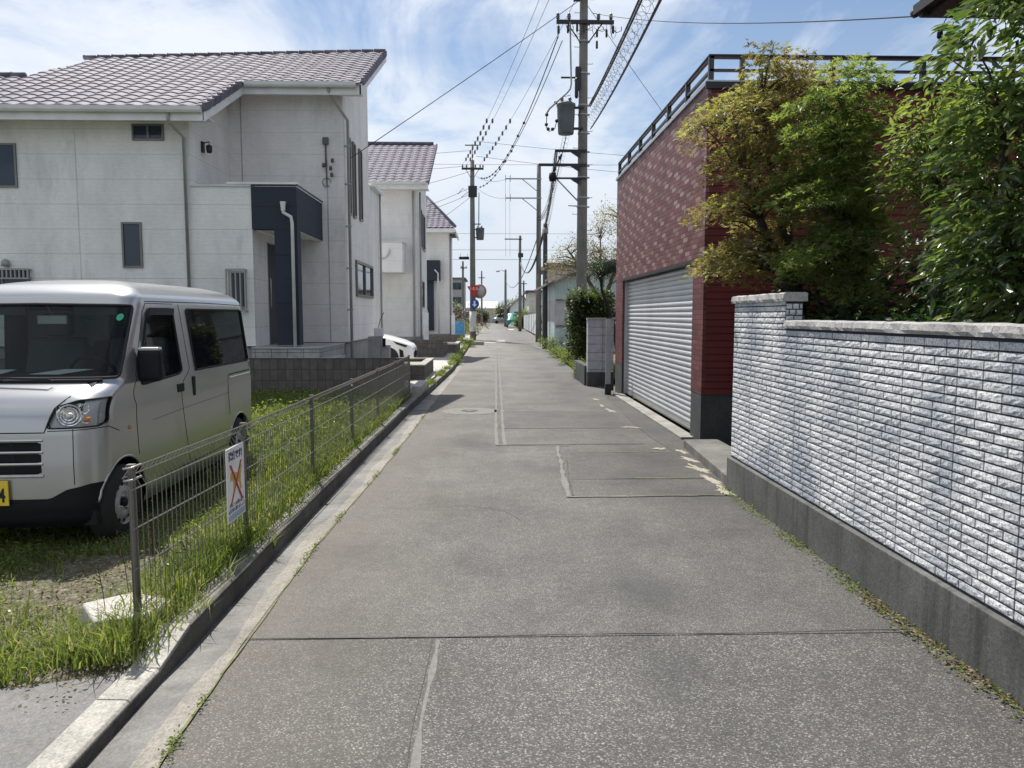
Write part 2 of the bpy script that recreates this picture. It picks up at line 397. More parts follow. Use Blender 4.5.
leaf_mat('grass_blade', [(0,(.045,.065,.018)), (.5,(.11,.155,.035)), (.8,(.20,.22,.08)), (1,(.36,.32,.20))], .36, .5, .3)
leaf_mat('dry_litter', [(0,(.07,.045,.03)), (.6,(.17,.125,.08)), (1,(.30,.26,.19))], .2, .8, .2)
leaf_mat('white_petal', [(0,(.7,.7,.65)), (1,(.85,.85,.8))], .4)
M = MATS
# ------------------------------------------------------------------ camera, light, sky
cam = bpy.data.cameras.new('camera'); co = bpy.data.objects.new('camera', cam); COL.objects.link(co); SC.camera = co
cam.sensor_width = 36; cam.lens = 36*760/1024; cam.clip_end = 2000; cam.clip_start = .05
co.location = (0, 0, 1.6)
pitch = math.atan(69/760); yaw = math.atan(21/math.hypot(760, 69))
co.rotation_euler = (PI/2 - pitch, 0, -yaw)
SUN_EL, SUN_AZ = R(57), R(-23)          # azimuth measured from +Y towards +X
sd = Vector((math.sin(SUN_AZ)*math.cos(SUN_EL), math.cos(SUN_AZ)*math.cos(SUN_EL), math.sin(SUN_EL)))
sl = bpy.data.lights.new('sun', 'SUN'); sl.energy = 5.0; sl.angle = R(.5); sl.color = (1, .955, .88)
so = bpy.data.objects.new('sun', sl); COL.objects.link(so); so.rotation_euler = sd.to_track_quat('Z', 'Y').to_euler(); so.location = (-10, 20, 30)
W = bpy.data.worlds.new('World'); SC.world = W; W.use_nodes = True
nt = W.node_tree; nn = nt.nodes; bg = nn['Background']; bg.inputs[1].default_value = .085
sky = nn.new('ShaderNodeTexSky'); sky.sky_type = 'NISHITA'; sky.sun_disc = False
sky.sun_elevation = SUN_EL; sky.sun_rotation = SUN_AZ; sky.air_density = 1.0; sky.dust_density = .5; sky.ozone_density = 1.6
tc = nn.new('ShaderNodeTexCoord'); sp = nn.new('ShaderNodeSeparateXYZ'); nt.links.new(tc.outputs['Generated'], sp.inputs[0])
def wm(op, a, b=0.):
    x = nn.new('ShaderNodeMath'); x.operation = op
    for i, v in enumerate((a, b)):
        if hasattr(v, 'links'): nt.links.new(v, x.inputs[i])
        else: x.inputs[i].default_value = v
    return x.outputs[0]
# clouds on a flat layer overhead: direction / height
zc = wm('ADD', wm('MAXIMUM', sp.outputs[2], 0.), .16)
cb = nn.new('ShaderNodeCombineXYZ'); nt.links.new(wm('DIVIDE', sp.outputs[0], zc), cb.inputs[0]); nt.links.new(wm('DIVIDE', sp.outputs[1], zc), cb.inputs[1])
def wn(sc, det, rough, off=(0,0,0), dist=0., stretch=(1,1,1)):
    m = nn.new('ShaderNodeMapping'); m.inputs['Location'].default_value = off; m.inputs['Scale'].default_value = stretch
    nt.links.new(cb.outputs[0], m.inputs[0]); n = nn.new('ShaderNodeTexNoise')
    n.inputs['Scale'].default_value = sc; n.inputs['Detail'].default_value = det; n.inputs['Roughness'].default_value = rough; n.inputs['Distortion'].default_value = dist
    nt.links.new(m.outputs[0], n.inputs['Vector']); return n.outputs['Fac']
def wr(f, st):
    r = nn.new('ShaderNodeValToRGB'); e = r.color_ramp.elements
    while len(e) < len(st): e.new(.5)
    for i, (p, c) in enumerate(st): e[i].position = p; e[i].color = (c, c, c, 1)
    nt.links.new(f, r.inputs[0]); return r.outputs[0]
big = wn(.75, 8, .55, (1.4, 8.2, 0), .2); wisp = wn(2.2, 10, .62, (5, 1, 0), .7, (1, .6, 1))
cl = wm('ADD', wm("MULTIPLY", big, .54), wm("MULTIPLY", wisp, .49))
lowb = wr(sp.outputs[2], [(0, .08), (.12, .06), (.26, .03), (.45, .005), (1, -.0)])      # more veil towards the horizon
cf = wr(wm('ADD', cl, lowb), [(.44, 0.), (.49, .28), (.54, .70), (.60, .94), (.9, 1.)])
mx = nn.new('ShaderNodeMix'); mx.data_type = 'RGBA'; nt.links.new(cf, mx.inputs[0]); nt.links.new(sky.outputs[0], mx.inputs[6]); mx.inputs[7].default_value = (8.1, 8.5, 9.1, 1)
hz = nn.new('ShaderNodeMix'); hz.data_type = 'RGBA'; nt.links.new(wr(sp.outputs[2], [(0, .9), (.06, .72), (.20, .25), (.36, 0.), (1, 0.)]), hz.inputs[0]); nt.links.new(mx.outputs[2], hz.inputs[6]); hz.inputs[7].default_value = (5.8, 6.5, 7.4, 1)
nt.links.new(hz.outputs[2], bg.inputs[0])
vs = SC.view_settings; vs.view_transform = 'Standard'; vs.look = 'None'; vs.exposure = .45; vs.gamma = 1; vs.use_curve_mapping = False
SC.cycles.max_bounces = 8; SC.cycles.transparent_max_bounces = 24; SC.cycles.use_denoising = True

# ------------------------------------------------------------------ ground, road, gutter, kerb
def interp(tab, y):
    for (a, b), (c, d) in zip(tab, tab[1:]):
        if y <= c: return b + (d-b)*max(0, (y-a))/(c-a) if y > a else b
    return tab[-1][1]
KF = [(-8,-1.47),(3.3,-1.47),(6,-1.465),(9,-1.44),(13,-1.37),(22,-1.10),(40,-1.12),(160,-1.2)]   # kerb face x
GE = [(-8,-1.17),(2.6,-1.18),(3.66,-1.22),(5.46,-1.22),(8,-1.13),(10.8,-1.09),(22,-.93),(40,-.98),(160,-1.0)]  # gutter / asphalt seam
RE = [(-8,2.4),(9,2.62),(15,2.62),(19,2.35),(40,2.75),(60,3.4),(160,4.8)]
g = MB(); g.quad((-400,-60,-.14),(400,-60,-.14),(400,900,-.14),(-400,900,-.14)); struct(g.build('ground', M['far_ground']))
def ystations(a, b, d):
    n = max(1, int(round((b-a)/d))); return [a+(b-a)*i/n for i in range(n+1)]
def strip(mb, ys, fl, fr, zl, zr):
    z = lambda q, y: q(y) if callable(q) else q
    for y0, y1 in zip(ys, ys[1:]):
        mb.quad((fl(y0),y0,z(zl,y0)),(fr(y0),y0,z(zr,y0)),(fr(y1),y1,z(zr,y1)),(fl(y1),y1,z(zl,y1)))
    return mb
ge = lambda y: interp(GE, y); kf = lambda y: interp(KF, y); re_ = lambda y: interp(RE, y)
road = MB()
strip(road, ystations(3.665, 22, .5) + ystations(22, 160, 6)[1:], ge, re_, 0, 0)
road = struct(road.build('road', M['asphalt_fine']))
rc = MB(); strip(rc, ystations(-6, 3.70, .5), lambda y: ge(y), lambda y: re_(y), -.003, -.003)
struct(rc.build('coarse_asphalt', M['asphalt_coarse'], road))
gut = MB(); gs = ystations(-6, 30, .4) + [40, 60]
def wander(y): return ge(y) - .10 + .028*math.sin(y*2.1) + .018*math.sin(y*5.3+1)
strip(gut, gs, wander, ge, -.010, .002); struct(gut.build('gutter', M['gutter_concrete']))
# worn, water-stained channel beside the kerb
concrete('gutter_wet', (.12, .117, .11), .5, .5, .6)
gw = MB(); strip(gw, gs, lambda y: kf(y)+.0, wander, -.022, -.010); struct(gw.build('gutter_channel', M['gutter_wet']))
# kerb: lowered stones near the camera, full height beyond 3.3 m
kb = MB(); y = -6.
while y < 3.25:
    y1 = min(y+.6, 3.28)
    kb.prism([(kf(y)-.135,-.1),(kf(y),-.1),(kf(y),.032),(kf(y)-.012,.044),(kf(y)-.135,.048)], 'y', y+.003, y1-.003); y = y1
x0 = kf(3.3)
kb.add([(x0-.135,3.283,-.1),(x0,3.283,-.1),(x0,3.283,.044),(x0-.135,3.283,.044),(x0-.135,3.62,-.1),(x0+.004,3.62,-.1),(x0+.004,3.62,.108),(x0-.135,3.62,.108)],
       [(0,1,2,3),(4,7,6,5),(0,4,5,1),(1,5,6,2),(2,6,7,3),(3,7,4,0)])
struct(kb.build('kerb', M['kerb_concrete'], bevel=.004)); kb = MB()
y = 3.623
while y < 60:
    L = .6 if y < 20 else 3; y1 = y+L; a, b = kf(y), kf(y1-.004); h = .108 + random.uniform(-.004, .004)
    w = .12
    kb.add([(a-w,y,-.1),(a+.004,y,-.1),(a,y,h-.014),(a-.014,y,h),(a-w,y,h),(b-w,y1-.004,-.1),(b+.004,y1-.004,-.1),(b,y1-.004,h-.014),(b-.014,y1-.004,h),(b-w,y1-.004,h)],
           [(0,1,2,3,4),(9,8,7,6,5),(1,6,7,2),(2,7,8,3),(3,8,9,4),(0,4,9,5),(0,5,6,1)]); y = y1
struct(kb.build('kerb', M['kerb_old'], bevel=.004))
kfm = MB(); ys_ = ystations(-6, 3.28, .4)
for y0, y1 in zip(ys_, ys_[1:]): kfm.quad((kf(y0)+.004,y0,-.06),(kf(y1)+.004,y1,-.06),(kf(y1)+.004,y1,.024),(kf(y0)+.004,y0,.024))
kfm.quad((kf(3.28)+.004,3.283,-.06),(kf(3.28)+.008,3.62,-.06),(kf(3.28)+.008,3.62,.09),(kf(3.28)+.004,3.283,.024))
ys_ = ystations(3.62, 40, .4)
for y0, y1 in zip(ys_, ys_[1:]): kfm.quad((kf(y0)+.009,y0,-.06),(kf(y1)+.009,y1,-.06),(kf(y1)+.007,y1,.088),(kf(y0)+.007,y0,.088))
struct(kfm.build('kerb_face_shade', M['kerb_face_shade']))  # thin dark sheet over the kerb front, carrying its painted shade
# paved entry in the front left corner and the soil of the plot
pv = MB(); pv.add([(-9,-6,.03),(kf(0)-.137,-6,.03),(kf(0)-.137,3.27,.03),(-1.95,3.16,.03),(-2.6,3.02,.03),(-3.6,2.86,.03),(-9,2.5,.03)], [tuple(range(7))])
struct(pv.build('driveway', M['driveway_surface']))
def plot_z(x, y):
    b = .035 + .02*noise.noise(Vector((x*.9, y*.9, 0))) + .008*noise.noise(Vector((x*5, y*5, 3)))
    if y > 9: b += .07*min(1, (y-9)/5)
    return b + max(0, 1-(abs(x+1.62))/.28)*.03
nx, ny = 90, 160; X0, X1, Y0, Y1 = -12., -1.585, 2.55, 14.08
V = []
for j in range(ny+1):
    for i in range(nx+1):
        yy = Y0+(Y1-Y0)*j/ny; xr = kf(yy)-.122; xx = X0+(xr-X0)*(i/nx)**.6
        edge = 3.27 if xx > -1.95 else 3.16 if xx > -2.6 else 2.9
        z = plot_z(xx, yy); 
        if yy < edge+.15: z = min(z, .018)
        V.append((xx, yy, z))
F = np.array([(j*(nx+1)+i, j*(nx+1)+i+1, (j+1)*(nx+1)+i+1, (j+1)*(nx+1)+i) for j in range(ny) for i in range(nx)])
o = npmesh('plot_soil', np.array(V), F, M['soil'], smooth=True); struct(o)
# ground of the built-up lots further along
lt = MB(); lt.quad((-30,14.3,.10),(-1.55,14.3,.10),(-1.25,22,.10),(-1.3,60,.08),(-30,60,.08)); struct(lt.build('house_lot', M['light_concrete']))
lt = MB(); lt.quad((2.36,18.9,.02),(30,18.9,.02),(30,60,.02),(3.4,60,.02),(2.8,40,.02)); struct(lt.build('verge', M['soil']))
# dark strip of asphalt in front of the shutter
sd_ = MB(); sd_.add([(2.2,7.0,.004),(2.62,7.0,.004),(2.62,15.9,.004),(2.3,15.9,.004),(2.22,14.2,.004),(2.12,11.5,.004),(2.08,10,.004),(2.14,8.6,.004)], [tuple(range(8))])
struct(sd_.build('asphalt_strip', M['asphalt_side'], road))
# patches and seams
def wob(x0, y0, x1, y1, w, m, name, z=.005, n=24, amp=.006):
    """thin irregular strip from (x0,y0) to (x1,y1)"""
    L = math.hypot(x1-x0, y1-y0); tx, ty = (x1-x0)/L, (y1-y0)/L; vs = []
    for i in range(n+1):
        t = i/n; o1 = amp*noise.noise(Vector((x0*3+t*L*1.7, y0, 1)))*3
        ww = w*max(.3, .7 + 1.0*noise.noise(Vector((t*L*5, y0*3+x0, 5))))
        for s in (-1, 1): vs.append((x0+tx*L*t - ty*(o1+s*ww/2), y0+ty*L*t + tx*(o1+s*ww/2), z))
    b = MB(); b.add(vs, [(2*i, 2*i+1, 2*i+3, 2*i+2) for i in range(n)]); return struct(b.build(name, m, road))
p_ = MB(); p_.quad((.17,6.56,.004),(2.2,6.6,.004),(2.2,7.28,.004),(.76,7.28,.004),(.66,6.56,.004)); 
def patch(poly, m, z=.004):
    b = MB(); b.add([(x, y, z) for x, y in poly], [tuple(range(len(poly)))]); return struct(b.build('asphalt_patch', m, road))
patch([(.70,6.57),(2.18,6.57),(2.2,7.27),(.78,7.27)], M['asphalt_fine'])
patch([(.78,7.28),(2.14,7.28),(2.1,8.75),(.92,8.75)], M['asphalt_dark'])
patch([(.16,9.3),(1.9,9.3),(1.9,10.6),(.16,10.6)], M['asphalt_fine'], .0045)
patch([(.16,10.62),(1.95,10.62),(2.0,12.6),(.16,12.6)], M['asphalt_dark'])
wob(-1.22,3.668,2.13,3.690,.009,M['seam_dark'],'road_seam', .003, 90)
wob(-.30,3.64,-.31,-1,.006,M['seam_dark'],'road_seam', .0, 60)
wob(-.27,3.64,-.28,-1,.04,M['seam_light'],'road_seam', -.002, 40)
for x in (.06,.16): wob(x,9.28,x+.16,34,.055,M['seam_light'],'road_seam', .007, 90, .004)
wob(.11,9.3,.27,34,.010,M['seam_dark'],'road_seam', .0045, 90, .004)
wob(.06,9.27,.95,9.2,.05,M['seam_light'],'road_seam', .0075, 20); wob(.16,10.62,1.8,10.62,.02,M['seam_dark'],'road_seam', .007, 30); 
wob(.68,6.55,.80,9.15,.05,M['seam_light'],'road_seam', .0085, 30); wob(.72,6.6,.83,8.3,.016,M['seam_dark'],'road_seam', .0095, 30)
wob(.68,6.56,2.15,6.58,.035,M['seam_light'],'road_seam', .007, 30); wob(1.2,6.575,2.15,6.59,.014,M['seam_moss'],'road_seam', .009, 30)
wob(.78,7.28,2.1,7.28,.018,M['seam_dark'],'road_seam', .008, 30); wob(1.4,7.31,2.1,7.31,.02,M['seam_moss'],'road_seam', .0095, 30)
wob(1.05,8.75,2.1,8.72,.022,M['seam_moss'],'road_seam', .008, 30)
wob(.2,12.6,2.0,12.6,.05,M['seam_light'],'road_seam', .008, 30)
for a, b in ((-1.21,3.75),(-1.2,5.6),): pass
for y in ystations(2.4, 14, .9)[:-1]: wob(ge(y)+.006,y,ge(y+.9)+.006,y+.9,.012,M['seam_moss'],'gutter_seam', .0055, 14)
rc_ = random.Random(4)     # hairline cracks
for (x, y, a, L) in ((-.6,6.2,.4,1.1),(1.5,8.2,2.0,.9),(.4,11.5,1.5,1.8)):
    for k in range(7):
        x1, y1 = x+L/7*math.cos(a), y+L/7*math.sin(a); wob(x, y, x1, y1, .004, M['seam_dark'], 'road_crack', .0035, 6, .002); x, y = x1, y1; a += rc_.uniform(-.5, .5)
# faint manhole
b = MB(); b.lathe([(.14,.006),(.46,.006),(.47,.001)], (-.36,12.6,.001), n=48, smooth=False, caps=False)
b.lathe([(.0,.0075),(.08,.0075)], (-.36,12.6,.001), n=24, smooth=False, caps=False)
b = b.build('manhole_cover', M['faded_white']); tag(b, 'worn round pale manhole cover set in the asphalt left of the centre seam', 'manhole cover')
# pale cement residue
def splat(cx, cy, rx, ry, rz, seed):
    rr = random.Random(seed); n = 64; b = MB(); vs = [(cx, cy, .011)]
    for i in range(n):
        a = 2*PI*i/n; k = .62 + .5*noise.noise(Vector((math.cos(a)*1.6+seed*3, math.sin(a)*1.6, seed))) + .45*noise.noise(Vector((math.cos(a)*6+seed*3, math.sin(a)*6, seed))) + rr.uniform(-.06, .06)
        x, y = rx*k*math.cos(a), ry*k*math.sin(a)
        vs.append((cx + x*math.cos(rz) - y*math.sin(rz), cy + x*math.sin(rz) + y*math.cos(rz), .006))
    b.add(vs, [(0, i+1, (i+1)%n+1) for i in range(n)]); return struct(b.build('cement_residue', M['cement_spill'], road))
for i, (cx, cy, rx, ry, rz) in enumerate([(2.13,6.75,.09,.26,0),(2.13,7.2,.08,.30,.1),(2.16,7.75,.10,.34,.25),(2.2,8.25,.08,.28,.3),(2.24,8.75,.06,.22,.2),(2.02,8.95,.10,.10,0),(1.98,10.7,.10,.20,1.2),
                                          (2.0,12.6,.07,.30,.2),(1.95,13.3,.06,.2,0),(1.97,14.3,.07,.25,.2)]): splat(cx, cy, rx, ry, rz, i)
# pale faded road marks far away
for x, y, w, d in ((-.25,44,1.0,.9),(.6,47,.5,1.6),(-.6,78,4,.45),(2.2,84,.6,5)):
    b = MB(); b.quad((x-w/2,y-d/2,.006),(x+w/2,y-d/2,.006),(x+w/2,y+d/2,.006),(x-w/2,y+d/2,.006)); struct(b.build('road_marking', M['road_paint'], road))

# ------------------------------------------------------------------ block wall with split-face tiles
gw_ = thing('garden_wall', 'long wall of pale grey split-face tiles on a dark concrete base, right of the road', 'wall', (2.17, 2.4, 0))
def loc(o, t): o.matrix_parent_inverse = Matrix.Translation(t.location).inverted() if t.rotation_euler.z == 0 else t.matrix_basis.inverted(); return o
b = MB(); b.box((2.17,-3,-.1),(2.36,6.86,.30)); loc(b.build('base', M['wall_base_concrete'], gw_, .006), gw_)
b = MB(); b.box((2.208,-3,.30),(2.335,6.85,1.50)); b.box((2.208,5.66,1.50),(2.335,6.85,1.70)); loc(b.build('core', M['mortar_dark'], gw_), gw_)
Vt, Ft, Rt = [], [], []
rr = random.Random(3)
def split_tile(o, u, v, L, h, t):
    """rough tile: o origin, u along, v up, outward normal n = from t"""
    nu, nv = 6, 3; base = len(Vt); r_ = rr.random(); n = t
    for j in range(nv+1):
        for i in range(nu+1):
            edge = i in (0, nu) or j in (0, nv)
            d = rr.uniform(.0015, .003) if edge else rr.uniform(.003, .0068)
            a = L*i/nu + (0 if i in (0, nu) else rr.uniform(-.006, .006)); c = h*j/nv + (0 if j in (0, nv) else rr.uniform(-.003, .003))
            Vt.append(tuple(o[k]+u[k]*a+v[k]*c+n[k]*d for k in range(3))); Rt.append(r_)
    for j in range(nv):
        for i in range(nu): Ft.append((base+j*(nu+1)+i, base+j*(nu+1)+i+1, base+(j+1)*(nu+1)+i+1, base+(j+1)*(nu+1)+i))
    ring = [base+i for i in range(nu+1)] + [base+j*(nu+1)+nu for j in range(1, nv+1)] + [base+nv*(nu+1)+i for i in range(nu-1, -1, -1)] + [base+j*(nu+1) for j in range(nv-1, 0, -1)]
    k0 = len(Vt)
    for q in ring: p = Vt[q]; Vt.append(tuple(p[k]-n[k]*.014 for k in range(3))); Rt.append(r_)
    m = len(ring)
    for i in range(m): Ft.append((ring[(i+1)%m], ring[i], k0+i, k0+(i+1)%m))
pit = .0452
def courses(org, u, n, length, z0, z1, sheet=.475, j0=0):
    k = 0; z = z0
    while z + pit*.8 < z1:
        s = 0.
        while s < length - .02:
            e = min(s+sheet, length); L = e - s; r = rr.random()
            cut = [.22, .5, .78] if r < 0 else ([.40, .80] if r < .3 else [.48] if r < .5 else [.2, .6] if r < .8 else [.31, .68])
            ed = [0] + cut + [1]
            for a, b in zip(ed, ed[1:]):
                x = s + a*L
                split_tile(tuple(org[q]+u[q]*(x+.0045) for q in range(2)) + (z,), u, (0,0,1), (b-a)*L-.009, pit-.009, n)
            s = e
        z += pit; k += 1
courses((2.206, 6.85), (0,-1,0), (-1,0,0), 9.0, .318, 1.50)
courses((2.206, 6.85), (0,-1,0), (-1,0,0), 1.19, .318+pit*26, 1.715)
courses((2.335, 6.853), (-1,0,0), (0,1,0), .129, .318, 1.715)
courses((2.206, 5.657), (1,0,0), (0,-1,0), .129, 1.50+.012, 1.715)
courses
tf = npmesh('tile_facing', np.array(Vt), np.array(Ft), M['split_face_tile'], gw_, np.array(Rt)); loc(tf, gw_)
def rough_stone(mb, x0, x1, y0, y1, z0, z1, s=.006):
    nx_, ny_ = 3, 8
    b0 = len(mb.v); vs = []
    pr = [(x0,z0),(x0-.006,z0+.02),(x0+.002,z1-.008),(x0+.02,z1),(x1-.02,z1),(x1,z1-.01),(x1,z0)]
    for j in range(ny_+1):
        y = y0+(y1-y0)*j/ny_
        for a, c in pr: vs.append((a+(random.uniform(-s, s) if 0 < j < ny_ else 0), y, c+random.uniform(-s, s)*.5*(c > z0)))
    n = len(pr)
    mb.add(vs, [(j*n+i, j*n+(i+1)%n, (j+1)*n+(i+1)%n, (j+1)*n+i) for j in range(ny_) for i in range(n)] + [tuple(range(n))[::-1], tuple(range(ny_*n, (ny_+1)*n))])
b = MB(); y = 5.645
while y > -3:
    L = random.choice((.36,.44,.5)); rough_stone(b, 2.190, 2.352, y-L+.003, y, 1.502, 1.562); y -= L
y = 6.88
while y > 5.64:
    L = min(.41, y-5.635); rough_stone(b, 2.184, 2.36, y-L+.003, y, 1.702, 1.768); y -= .413
loc(b.build('coping', M['coping_granite'], gw_), gw_)
b = MB(); b.add([(2.2,6.87,-.1),(2.75,6.87,-.1),(2.75,9.05,-.1),(2.33,9.05,-.1),(2.2,6.87,.10),(2.75,6.87,.10),(2.75,9.05,.10),(2.33,9.05,.10)],
                [(0,3,2,1),(4,5,6,7),(0,1,5,4),(1,2,6,5),(2,3,7,6),(3,0,4,7)])
tag(b.build('concrete_step', M['step_concrete'], bevel=.01), 'low concrete step between the tiled wall and the red garage', 'step')

# ------------------------------------------------------------------ red garage
G = thing('garage', 'flat-roofed garage in dark red tiles with a big roller shutter and roof railing', 'garage', (2.6, 9.3, 0))
GX, GY0, GY1, GZ = 2.6, 9.3, 15.85, 4.34
b = MB()   # front face with the shutter opening
b.box((GX,GY0,2.27),(GX+.04,GY1,GZ)); b.box((GX,GY0,.62),(GX+.04,9.80,2.268)); b.box((GX,15.05,.62),(GX+.04,GY1,2.268))
loc(b.build('front_wall', M['red_facade_tile'], G), G)
b = MB(); b.box((GX+.003,GY0+.012,-.1),(GX+.24,9.795,.618)); b.box((GX+.24,GY0+.015,-.1),(9.5,GY0+.2,.612))
loc(b.build('base', M['dark_base'], G), G)
b = MB(); b.box((GX+.003,15.055,-.1),(GX+.24,GY1-.01,.618)); loc(b.build('base', M['dark_base'], G), G)
b = MB(); b.box((GX+.2505,GY0+.0,.615),(9.5,GY0+.22,GZ)); b.box((GX+.0405,GY0+.0,.62),(GX+.25,9.80,2.268)); b.box((GX+.0405,GY0+.0,2.2685),(GX+.25,GY1,GZ)); b.box((GX+.0405,15.05,.62),(GX+.25,GY1,2.268)); b.box((GX+.25,GY1-.2,-.1),(9.5,GY1,GZ)); b.box((9.3,GY0+.2,-.1),(9.5,GY1-.2,GZ)); b.box((GX+.25,GY0+.2,GZ-.2),(9.3,GY1-.2,GZ-.1))
loc(b.build('side_wall', M['red_side_siding'], G), G)
b = MB(); b.box((2.44,9.62,-.1),(2.64,15.1,.035)); loc(b.build('sill', M['sill_concrete'], G, .008), G)
b = MB(); ns = 29; ph = 2.215/ns; pr = []
for i in range(ns):
    z = .045 + i*ph
    pr += [(0.012, z), (-.004, z+ph*.12), (-.016, z+ph*.38), (-.014, z+ph*.62), (-.002, z+ph*.86)]
pr.append((.012, .045+ns*ph)); vs = []
for yy in (9.80, 15.05): vs += [(GX+.115+x, yy, z) for x, z in pr]
n = len(pr); b.smooth = False; b.add(vs, [(i, i+1, n+i+1, n+i) for i in range(n-1)]); loc(b.build('roller_shutter', M['shutter'], G), G)
b = MB(); b.box((GX+.10,9.80,.04),(GX+.17,15.05,.11)); loc(b.build('shutter_bottom_bar', M['alu'], G), G)
for ya, yb in ((9.797,9.84),(15.01,15.053)): b = MB(); b.box((GX+.042,ya,.04),(GX+.13,yb,2.27)); loc(b.build('shutter_guide', M['alu'], G), G)
b = MB(); b.box((GX-.012,9.72,2.262),(GX+.2,15.12,2.30)); loc(b.build('shutter_lintel', M['dark_metal'], G), G)
b = MB(); b.box((GX-.03,GY0-.03,GZ),(GX+.22,GY1+.02,GZ+.05)); b.box((GX+.22,GY0-.03,GZ),(9.5,GY0+.22,GZ+.05)); loc(b.build('parapet_cap', M['cap_metal'], G), G)
b = MB(); b.box((GX-.034,GY0-.036,GZ-.05),(9.5,GY0-.003,GZ+.03)); loc(b.build('parapet_flashing', M['dark_metal'], G), G)
rl = MB()
for z in (GZ+.18, GZ+.33): rl.box((GX+.025,GY0+.025,z-.014),(GX+.065,GY1,z+.015)); rl.box((GX+.065,GY0+.025,z-.014),(9.4,GY0+.065,z+.015))
rl.box((GX+.01,GY0+.01,GZ+.345),(GX+.08,GY1,GZ+.36)); rl.box((GX+.08,GY0+.01,GZ+.345),(9.4,GY0+.08,GZ+.36))
ro = loc(rl.build('railing', M['rail_metal'], G), G)
yy = GY0+.05
while yy < GY1: b = MB(); b.box((GX+.015,yy-.025,GZ+.05),(GX+.075,yy+.025,GZ+.345)); loc(b.build('railing_post', M['rail_metal'], G), G); yy += 1.08
xx = GX+.42
while xx < 9: b = MB(); b.box((xx-.025,GY0+.015,GZ+.05),(xx+.025,GY0+.075,GZ+.345)); loc(b.build('railing_post', M['rail_metal'], G), G); xx += 1.1
b = MB(); b.box((3.06,GY0-.02,2.22),(3.38,GY0+.02,2.52)); w_ = loc(b.build('window', M['window_frame_pale'], G), G)
b = MB(); b.box((3.09,GY0-.026,2.25),(3.35,GY0-.021,2.49)); loc(b.build('pane', M['grey_panel'], w_), G)

# little gate post and grey block wall beyond the garage
t = thing('gate_post', 'slim metal gate post at the far corner of the red garage', 'gate post', (2.34, 15.2, 0))
b = MB(); b.box((2.30,15.15,0),(2.40,15.21,1.53)); loc(b.build('post', M['galv'], t, .004), t)
b = MB(); b.box((2.295,15.145,1.53),(2.405,15.215,1.55)); loc(b.build('cap', M['dark_metal'], t), t); b = MB(); b.box((2.29,15.14,0),(2.41,15.22,.22)); loc(b.build('base', M['dark_metal'], t), t)
t = thing('block_wall', 'low wall of pale grey concrete blocks between garage and hedge', 'wall', (2.2, 17.0, 0))
b = MB(); b.box((2.17,17.0,.32),(2.75,17.15,1.50)); b.box((2.17,17.15,.32),(2.3,17.25,1.50)); loc(b.build('blocks', M['pale_block'], t), t)
b = MB(); b.box((2.15,16.98,1.50),(2.78,17.17,1.535)); loc(b.build('cap', M['coping_granite'], t), t)
b = MB(); b.box((2.16,16.99,-.1),(2.76,17.16,.318)); b.box((2.12,17.2,-.1),(2.28,19.4,.45)); loc(b.build('base', M['dark_base'], t), t)
# ------------------------------------------------------------------ tiled roofs
def roof_sheet(xl, xr, y0, y1, z0, sl, px=.31, py=.29, inside=None):
    """heightfield of S-shaped tiles with stepped courses; plane z = z0 + sl*(y-y0)"""
    cs = [0, .12, .28, .46, .62, .74, .84, .93]; hs = [0, .012, .018, .012, .002, -.012, -.012, .0]
    xs, hx = [], []; x = xl
    while x < xr:
        for c, h in zip(cs, hs): xs.append(x+c*px); hx.append(h)
        x += px
    xs = np.array(xs); hx = np.array(hx); k = xs <= xr; xs, hx = xs[k], hx[k]
    V, F = [], []; c_ = math.cos(math.atan(sl)); dy = py*c_; rows = int(math.ceil((y1-y0)/dy)); nx = len(xs)
    for r in range(rows):
        ya, yb = y0+r*dy, min(y0+(r+1)*dy, y1)
        b0 = len(V)
        for y, lift in ((ya, -.004), (ya, .026), (ya+.02, .030), (yb, .008)):
            for i in range(nx): V.append((xs[i], y, z0+sl*(y-y0)+lift+hx[i]))
        for q in range(3):
            for i in range(nx-1):
                if inside is None or inside((xs[i]+xs[i+1])/2, (ya+yb)/2): F.append((b0+q*nx+i, b0+q*nx+i+1, b0+(q+1)*nx+i+1, b0+(q+1)*nx+i))
    V = np.array(V); F = np.array(F); used = np.unique(F); mp = np.zeros(len(V), int); mp[used] = np.arange(len(used))
    return V[used], mp[F]
def win_box(x0, x1, y, z0, z1, T, fr='window_frame', axis='y', out=.03, mull=1, fw=.035, gl='house_glass'):
    """framed window on a camera-facing wall (axis y, outward -y) or a road-facing wall (axis x, outward +x; x0,x1 are y values and y is the wall x)"""
    s = -1 if axis == 'y' else 1
    def bx(a0, a1, d0, d1, c0, c1, mb):
        if axis == 'y': mb.box((a0, y-max(d0,d1), c0), (a1, y-min(d0,d1), c1))
        else: mb.box((y+min(d0,d1), a0, c0), (y+max(d0,d1), a1, c1))
    f = MB()
    bx(x0, x1, -.06, out, z0, z0+fw, f); bx(x0, x1, -.06, out, z1-fw, z1, f); bx(x0, x0+fw, -.06, out, z0+fw, z1-fw, f); bx(x1-fw, x1, -.06, out, z0+fw, z1-fw, f)
    for i in range(1, mull): m = x0+(x1-x0)*i/mull; bx(m-fw/2, m+fw/2, -.05, out-.006, z0+fw, z1-fw, f)
    w = loc(f.build('window', M[fr], T), T)
    p = MB(); bx(x0+fw, x1-fw, .002, .008, z0+fw, z1-fw, p); p.build('pane', M['glass_dark'], w); return w
mat('glass_dark', (.022,.036,.06), .05, 0, .1, 1.0, Specular_IOR_Level=.45)
def sub(o): o.matrix_parent_inverse = Matrix.Identity(4); return o

